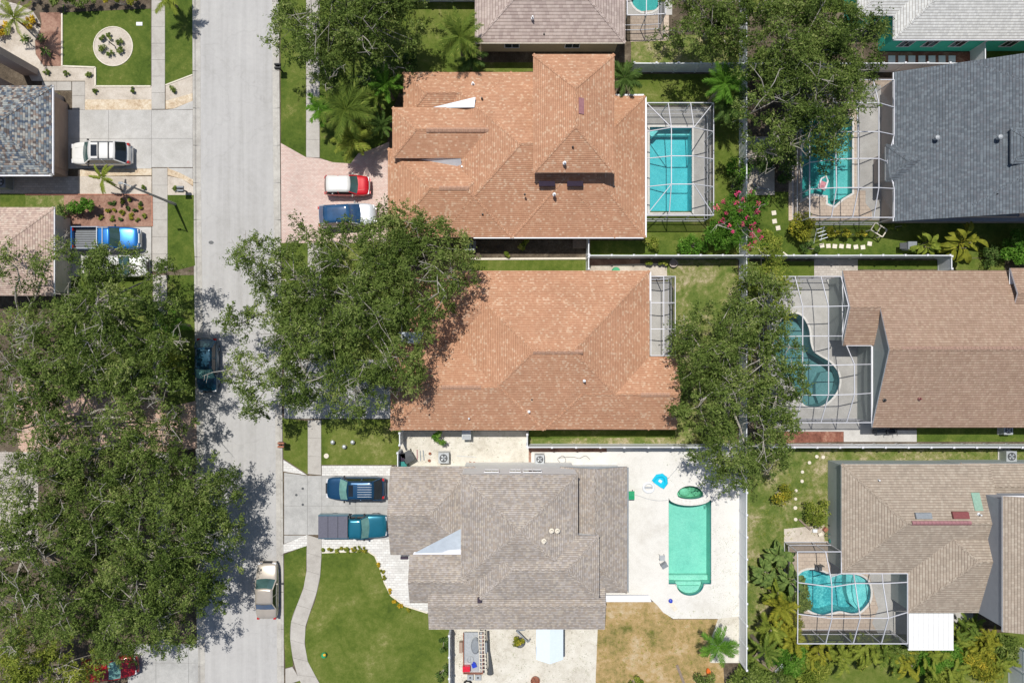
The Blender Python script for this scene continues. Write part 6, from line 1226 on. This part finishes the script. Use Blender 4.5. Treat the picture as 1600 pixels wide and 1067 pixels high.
mb.face([(p0.x,p0.y+.1,zc_),(xm,p0.y-.12,zc_+.3),(xm,p1.y,zc_+.3),(p0.x,p1.y,zc_)]); mb.face([(xm,p0.y-.12,zc_+.3),(p1.x,p0.y+.1,zc_),(p1.x,p1.y,zc_),(xm,p1.y,zc_+.3)]); M['canopy'] = flat('white canopy cloth', (.62, .70, .78), .7, var=.03); mb.build('sheet', M['canopy'], r)
for x in (p0.x+.04, p1.x-.04): mb = MB(); mb.bar((x, p0.y+.15, 0), (x, p0.y+.15, zc_), .05); mb.build('pole', M['lgrey'], r); mb = MB(); mb.bar((x, p0.y+.1, zc_-.03), (x, p1.y, zc_-.03), .04); mb.build('edge_rail', M['grey'], r)
mb = MB(); mb.lathe([(.3,0),(.42,.3),(.44,.34),(.38,.34),(.3,.3),(0,.28)], 14); thing('plant_pot', mb, 'dark', 'dark planter under the yellowish round bush', 'plant pot', 812, 1001)
mb = MB(); mb.bar((-.6,.5,.5),(.35,-.45,.5),.12,.06); mb.bar((.35,-.45,.5),(.5,-.2,.5),.1,.06); mb.bar((-.6,.5,.5),(.1,.55,.5),.1,.06); mb.bar((-.5,.45,0),(-.5,.45,.5),.05); mb.bar((.3,-.4,0),(.3,-.4,.5),.05); thing('folded_frame', mb, 'grey', 'grey metal folding frame beside the round bush', 'frame', 818, 990)
mb = MB(); mb.bar((-.35,.9,.05),(.35,-.9,.05),.22,.08); thing('timber_plank', mb, 'wood', 'weathered plank lying on the dry lawn', 'plank', 1064, 1055); mb = MB(); mb.bar((-.45,.45,.1),(.5,-.4,.1),.14,.1); thing('timber_plank', mb, 'wood', 'grey plank leaning by the round bush near the taupe house', 'plank', 1256, 819)
r = empty('pallet_bench', P(1195, 1030, Z0), 'weathered slatted wooden bench frame in the lower right yard', 'bench', None, math.radians(-38))
for i in range(5): mb = MB(); mb.box(-1.1,.9,-.36+i*.17,-.24+i*.17,.4,.44); mb.build('slat', M['wood'], r)
for x in (-1.0, .8):
    mb = MB(); mb.box(x-.04,x+.04,-.36,.5,.3,.4); mb.build('crossbar', M['wood'], r)
    for y in (-.32,.42): mb = MB(); mb.box(x-.04,x+.04,y-.04,y+.04,0,.3); mb.build('leg', M['wood'], r)
on('white_board', B(-.45,.45,-.16,.16,0,.06), 'white', 'white board on the ground right of the slatted bench', 'board', 1218, 1044, Z0+.1, 45)
mb = MB(); mb.lathe([(.0,.3),(.14,.34),(.16,.2),(.1,.05),(0,0)], 10); mb.v = [(v[0]*1.2, v[1]*2.2, v[2]) for v in mb.v]; M['orange_p'] = flat('orange plastic', (.7, .14, .02), .5); on('orange_toy', mb, 'orange_p', 'orange lumpy object by the bottom bushes', 'toy', 1106, 1048, Z0, 10, True)
# grill, hot tub cover, table frame
r = empty('barbecue_grill', P(1412, 386, Z0), 'covered grey barbecue on the grass by the fence', 'barbecue'); mb = MB(); mb.box(-.2,.5,-.3,.3,0,1.0); mb.build('cover', M['grey'], r); mb = MB(); mb.box(-.75,-.2,-.26,.22,.7,.8); mb.build('side_shelf', M['dark'], r)
r = empty('trellis', P(1274, 369, Z0), 'white garden trellis beside the yellow hedge', 'trellis', None, .3)
for i in range(4): mb = MB(); mb.bar((-.35,-.4+i*.28,1.2),(.35,-.4+i*.28,1.2),.05); mb.build('crossbar', M['white'], r)
for x in (-.3, .3): mb = MB(); mb.bar((x,-.5,0),(x,.5,1.25),.05); mb.build('rail', M['white'], r)
r = empty('planter_frame', P(1364, 362, Z0), 'tilted pale rectangular frame at the hedge end', 'frame', None, math.radians(-32))
for a, b in (((-.55,-.35),(.55,-.35)),((.55,-.35),(.55,.35)),((.55,.35),(-.55,.35)),((-.55,.35),(-.55,-.35)),((0,-.35),(0,.35))): mb = MB(); mb.bar((*a,.9),(*b,.9),.07); mb.build('rail', M['edge'], r)
for a in (-.5,.5): mb = MB(); mb.bar((a,-.3,0),(a,-.3,.9),.06); mb.build('leg', M['edge'], r)
mb = MB(); mb.box(-.7,.7,-.45,.45,0,.35); o = thing('raised_planter', mb, 'wood', 'brown covered planter box below the upper orange house', 'planter', 908, 380); 
mb = MB(); mb.lathe([(.25,0),(.3,.32),(.34,.34),(.28,.34),(.25,.1),(0,.1)], 16); thing('plant_pot', mb, 'w_taupe', 'round terracotta pot against the fence on the back lawn', 'plant pot', 1051, 412)
mb = MB(); mb.lathe([(.0,.3),(.3,.3),(.34,.2),(.34,0)], 14); thing('turtle_sandbox', mb, 'green_p', 'rounded green lid beside the middle orange house', 'lid', 962, 424)
mb = MB(); mb.box(-.5,.5,-.3,.3,0,.45); mb.box(-.5,.5,.25,.35,.45,.9); thing('garden_bench', mb, 'lgrey', 'pale box bench on the shaded gravel behind the oak', 'bench', 1185, 229)
mb = MB(); mb.bar((-.6,.2,.4),(.7,-.1,.4),.12); mb.bar((-.7,.5,.4),(-.3,0,.4),.12); mb.bar((-.4,.1,0),(-.4,.1,.4),.06); mb.bar((.4,0,0),(.4,0,.4),.06); thing('metal_frame', mb, 'grey', 'bent grey metal frame on the gravel by the bougainvillea', 'frame', 1187, 297)
# bicycles and clutter by taupe house
r = empty('bicycle', P(1300, 828, Z0), 'bicycle leaning near the corner of the taupe house', 'bicycle', None, .5)
for x in (-.5, .5): mb = MB(); mb.tube([(x+.3*math.cos(a), 0, .32+.3*math.sin(a)) for a in [i*math.pi/8 for i in range(17)]], .02, 5, cap=False); mb.build('wheel', M['dark'], r)
mb = MB(); [mb.bar(a, b, .035) for a, b in (((-.5,0,.32),(-.1,0,.8)),((-.1,0,.8),(.35,0,.8)),((.35,0,.8),(.5,0,.32)),((-.1,0,.35),(.35,0,.78)),((-.1,0,.35),(-.1,0,.8)))]; mb.build('frame', M['teal_p'], r)
mb = MB(); mb.bar((.35,-.28,.95),(.35,.28,.95),.03); mb.build('handlebar', M['trim'], r); mb = MB(); mb.box(-.22,-.02,-.07,.07,.85,.9); mb.build('saddle', M['trim'], r)
mb = MB(); mb.lathe([(0,0),(.3,.05),(.36,.4),(.3,.55),(0,.6)], 14); thing('rain_barrel', mb, 'teal_p', 'green barrel at the corner of the angular cage and taupe wall', 'barrel', 1299, 843, smooth=True)
for i, (x, y, m_) in enumerate([(1272,828,'white'),(1280,833,'edge'),(1288,826,'rust'),(1296,818,'dark')]): thing('garden_box', B(-.17,.17,-.13,.13,0,.22+.05*i), m_, ('white','cream','rusty brown','dark')[i]+' small box in the clutter above the angular cage', 'box', x, y, deg=i*25)
for i, (w_, x, y, m_) in enumerate((('pair of dark scooters by the brown house wall',1372,673,'dark'),('second dark garden machine by the brown house wall',1386,673,'trim'))):
    mb = MB(); mb.box(-.4,.4,-.18,.18,.2,.55); mb.bar((.3,-.3,.9),(.3,.3,.9),.04); mb.bar((.3,0,.5),(.3,0,.9),.04); mb.tube([(-.35,-.15,.2),(-.35,.15,.2)], .2, 10); mb.tube([(.35,-.15,.2),(.35,.15,.2)], .2, 10); thing('garden_machine', mb, m_, 'dark garden machine under the brown eave, '+('left' if i == 0 else 'right')+' of two', 'machine', x, y, deg=5)
chair('dark patio chair by the head of the freeform pool', 1276, 884, 0, 'dark')
for w_, x, y in (('upper',1348,590),('lower',1352,640)): chair('pale patio chair against the brown house, '+w_+' of two', x, y, 90, 'lgrey', 'patio chairs in the wide cage')
r = empty('hot_tub', P(1390, 322, Z0), 'round covered table in the corner shade of the big cage', 'table'); mb = MB(); mb.lathe([(0,.72),(.55,.72),(.58,.7),(.55,.68),(.06,.66),(.06,0)], 20); mb.build('table_top', M['grey'], r); r.name = 'round_table'
for i in range(4): mb = MB(); mb.bar((-.25,-.1+.0*i,.03+.03*i),(.4,.05*i,.03+.03*i),.08,.03)
for i, (x, y, a) in enumerate([(652,710,0),(657,712,0),(662,711,0)]): mb = MB(); mb.box(-.04,.04,-.42,.42,0,.06); thing('timber_offcut', mb, 'grey' if i else 'mauve', 'thin batten on the shell yard, '+('left','middle','right')[i]+' of three', 'batten', x, y, deg=i*3, group='battens on the shell yard')
mb = MB(); mb.bar((-.8,.06,.02),(.8,-.04,.02),.05,.03); thing('thin_pipe', mb, 'lgrey', 'thin grey pipe lying on the shell yard', 'pipe', 729, 713)
for i, (x, y) in enumerate([(672,708),(671,719),(735,723),(741,723)]): mb = MB(); mb.lathe([(.1,0),(.12,.16),(.09,.17),(0,.1)], 10); thing('small_pot', mb, 'rust', 'little brown pot on the shell yard, '+('above its neighbour near the battens','below its neighbour near the battens','nearer the grey fan unit of the wall pair','farther from the fan unit of the wall pair')[i], 'pot', x, y, group='little brown pots')
# scattered fallen leaves
g_ = np.random.default_rng(19); pts = [tuple(P(x0+(x1-x0)*g_.random(), y0+(y1-y0)*g_.random(), Z0+.07)) for (x0, x1, y0, y1, n) in ((710,925,985,1067,260),(1110,1155,820,1000,200),(1040,1110,700,760,60),(640,820,680,725,90),(985,1060,960,965,5)) for _ in range(n)]
o = leaves('fallen_leaves', pts, .3, 3, .055, 'oak', None, up=2, flat_=.03, tb=g_.random(len(pts))); tag(o, 'small fallen leaves scattered over the white gravel and deck', 'leaves', kind='stuff')
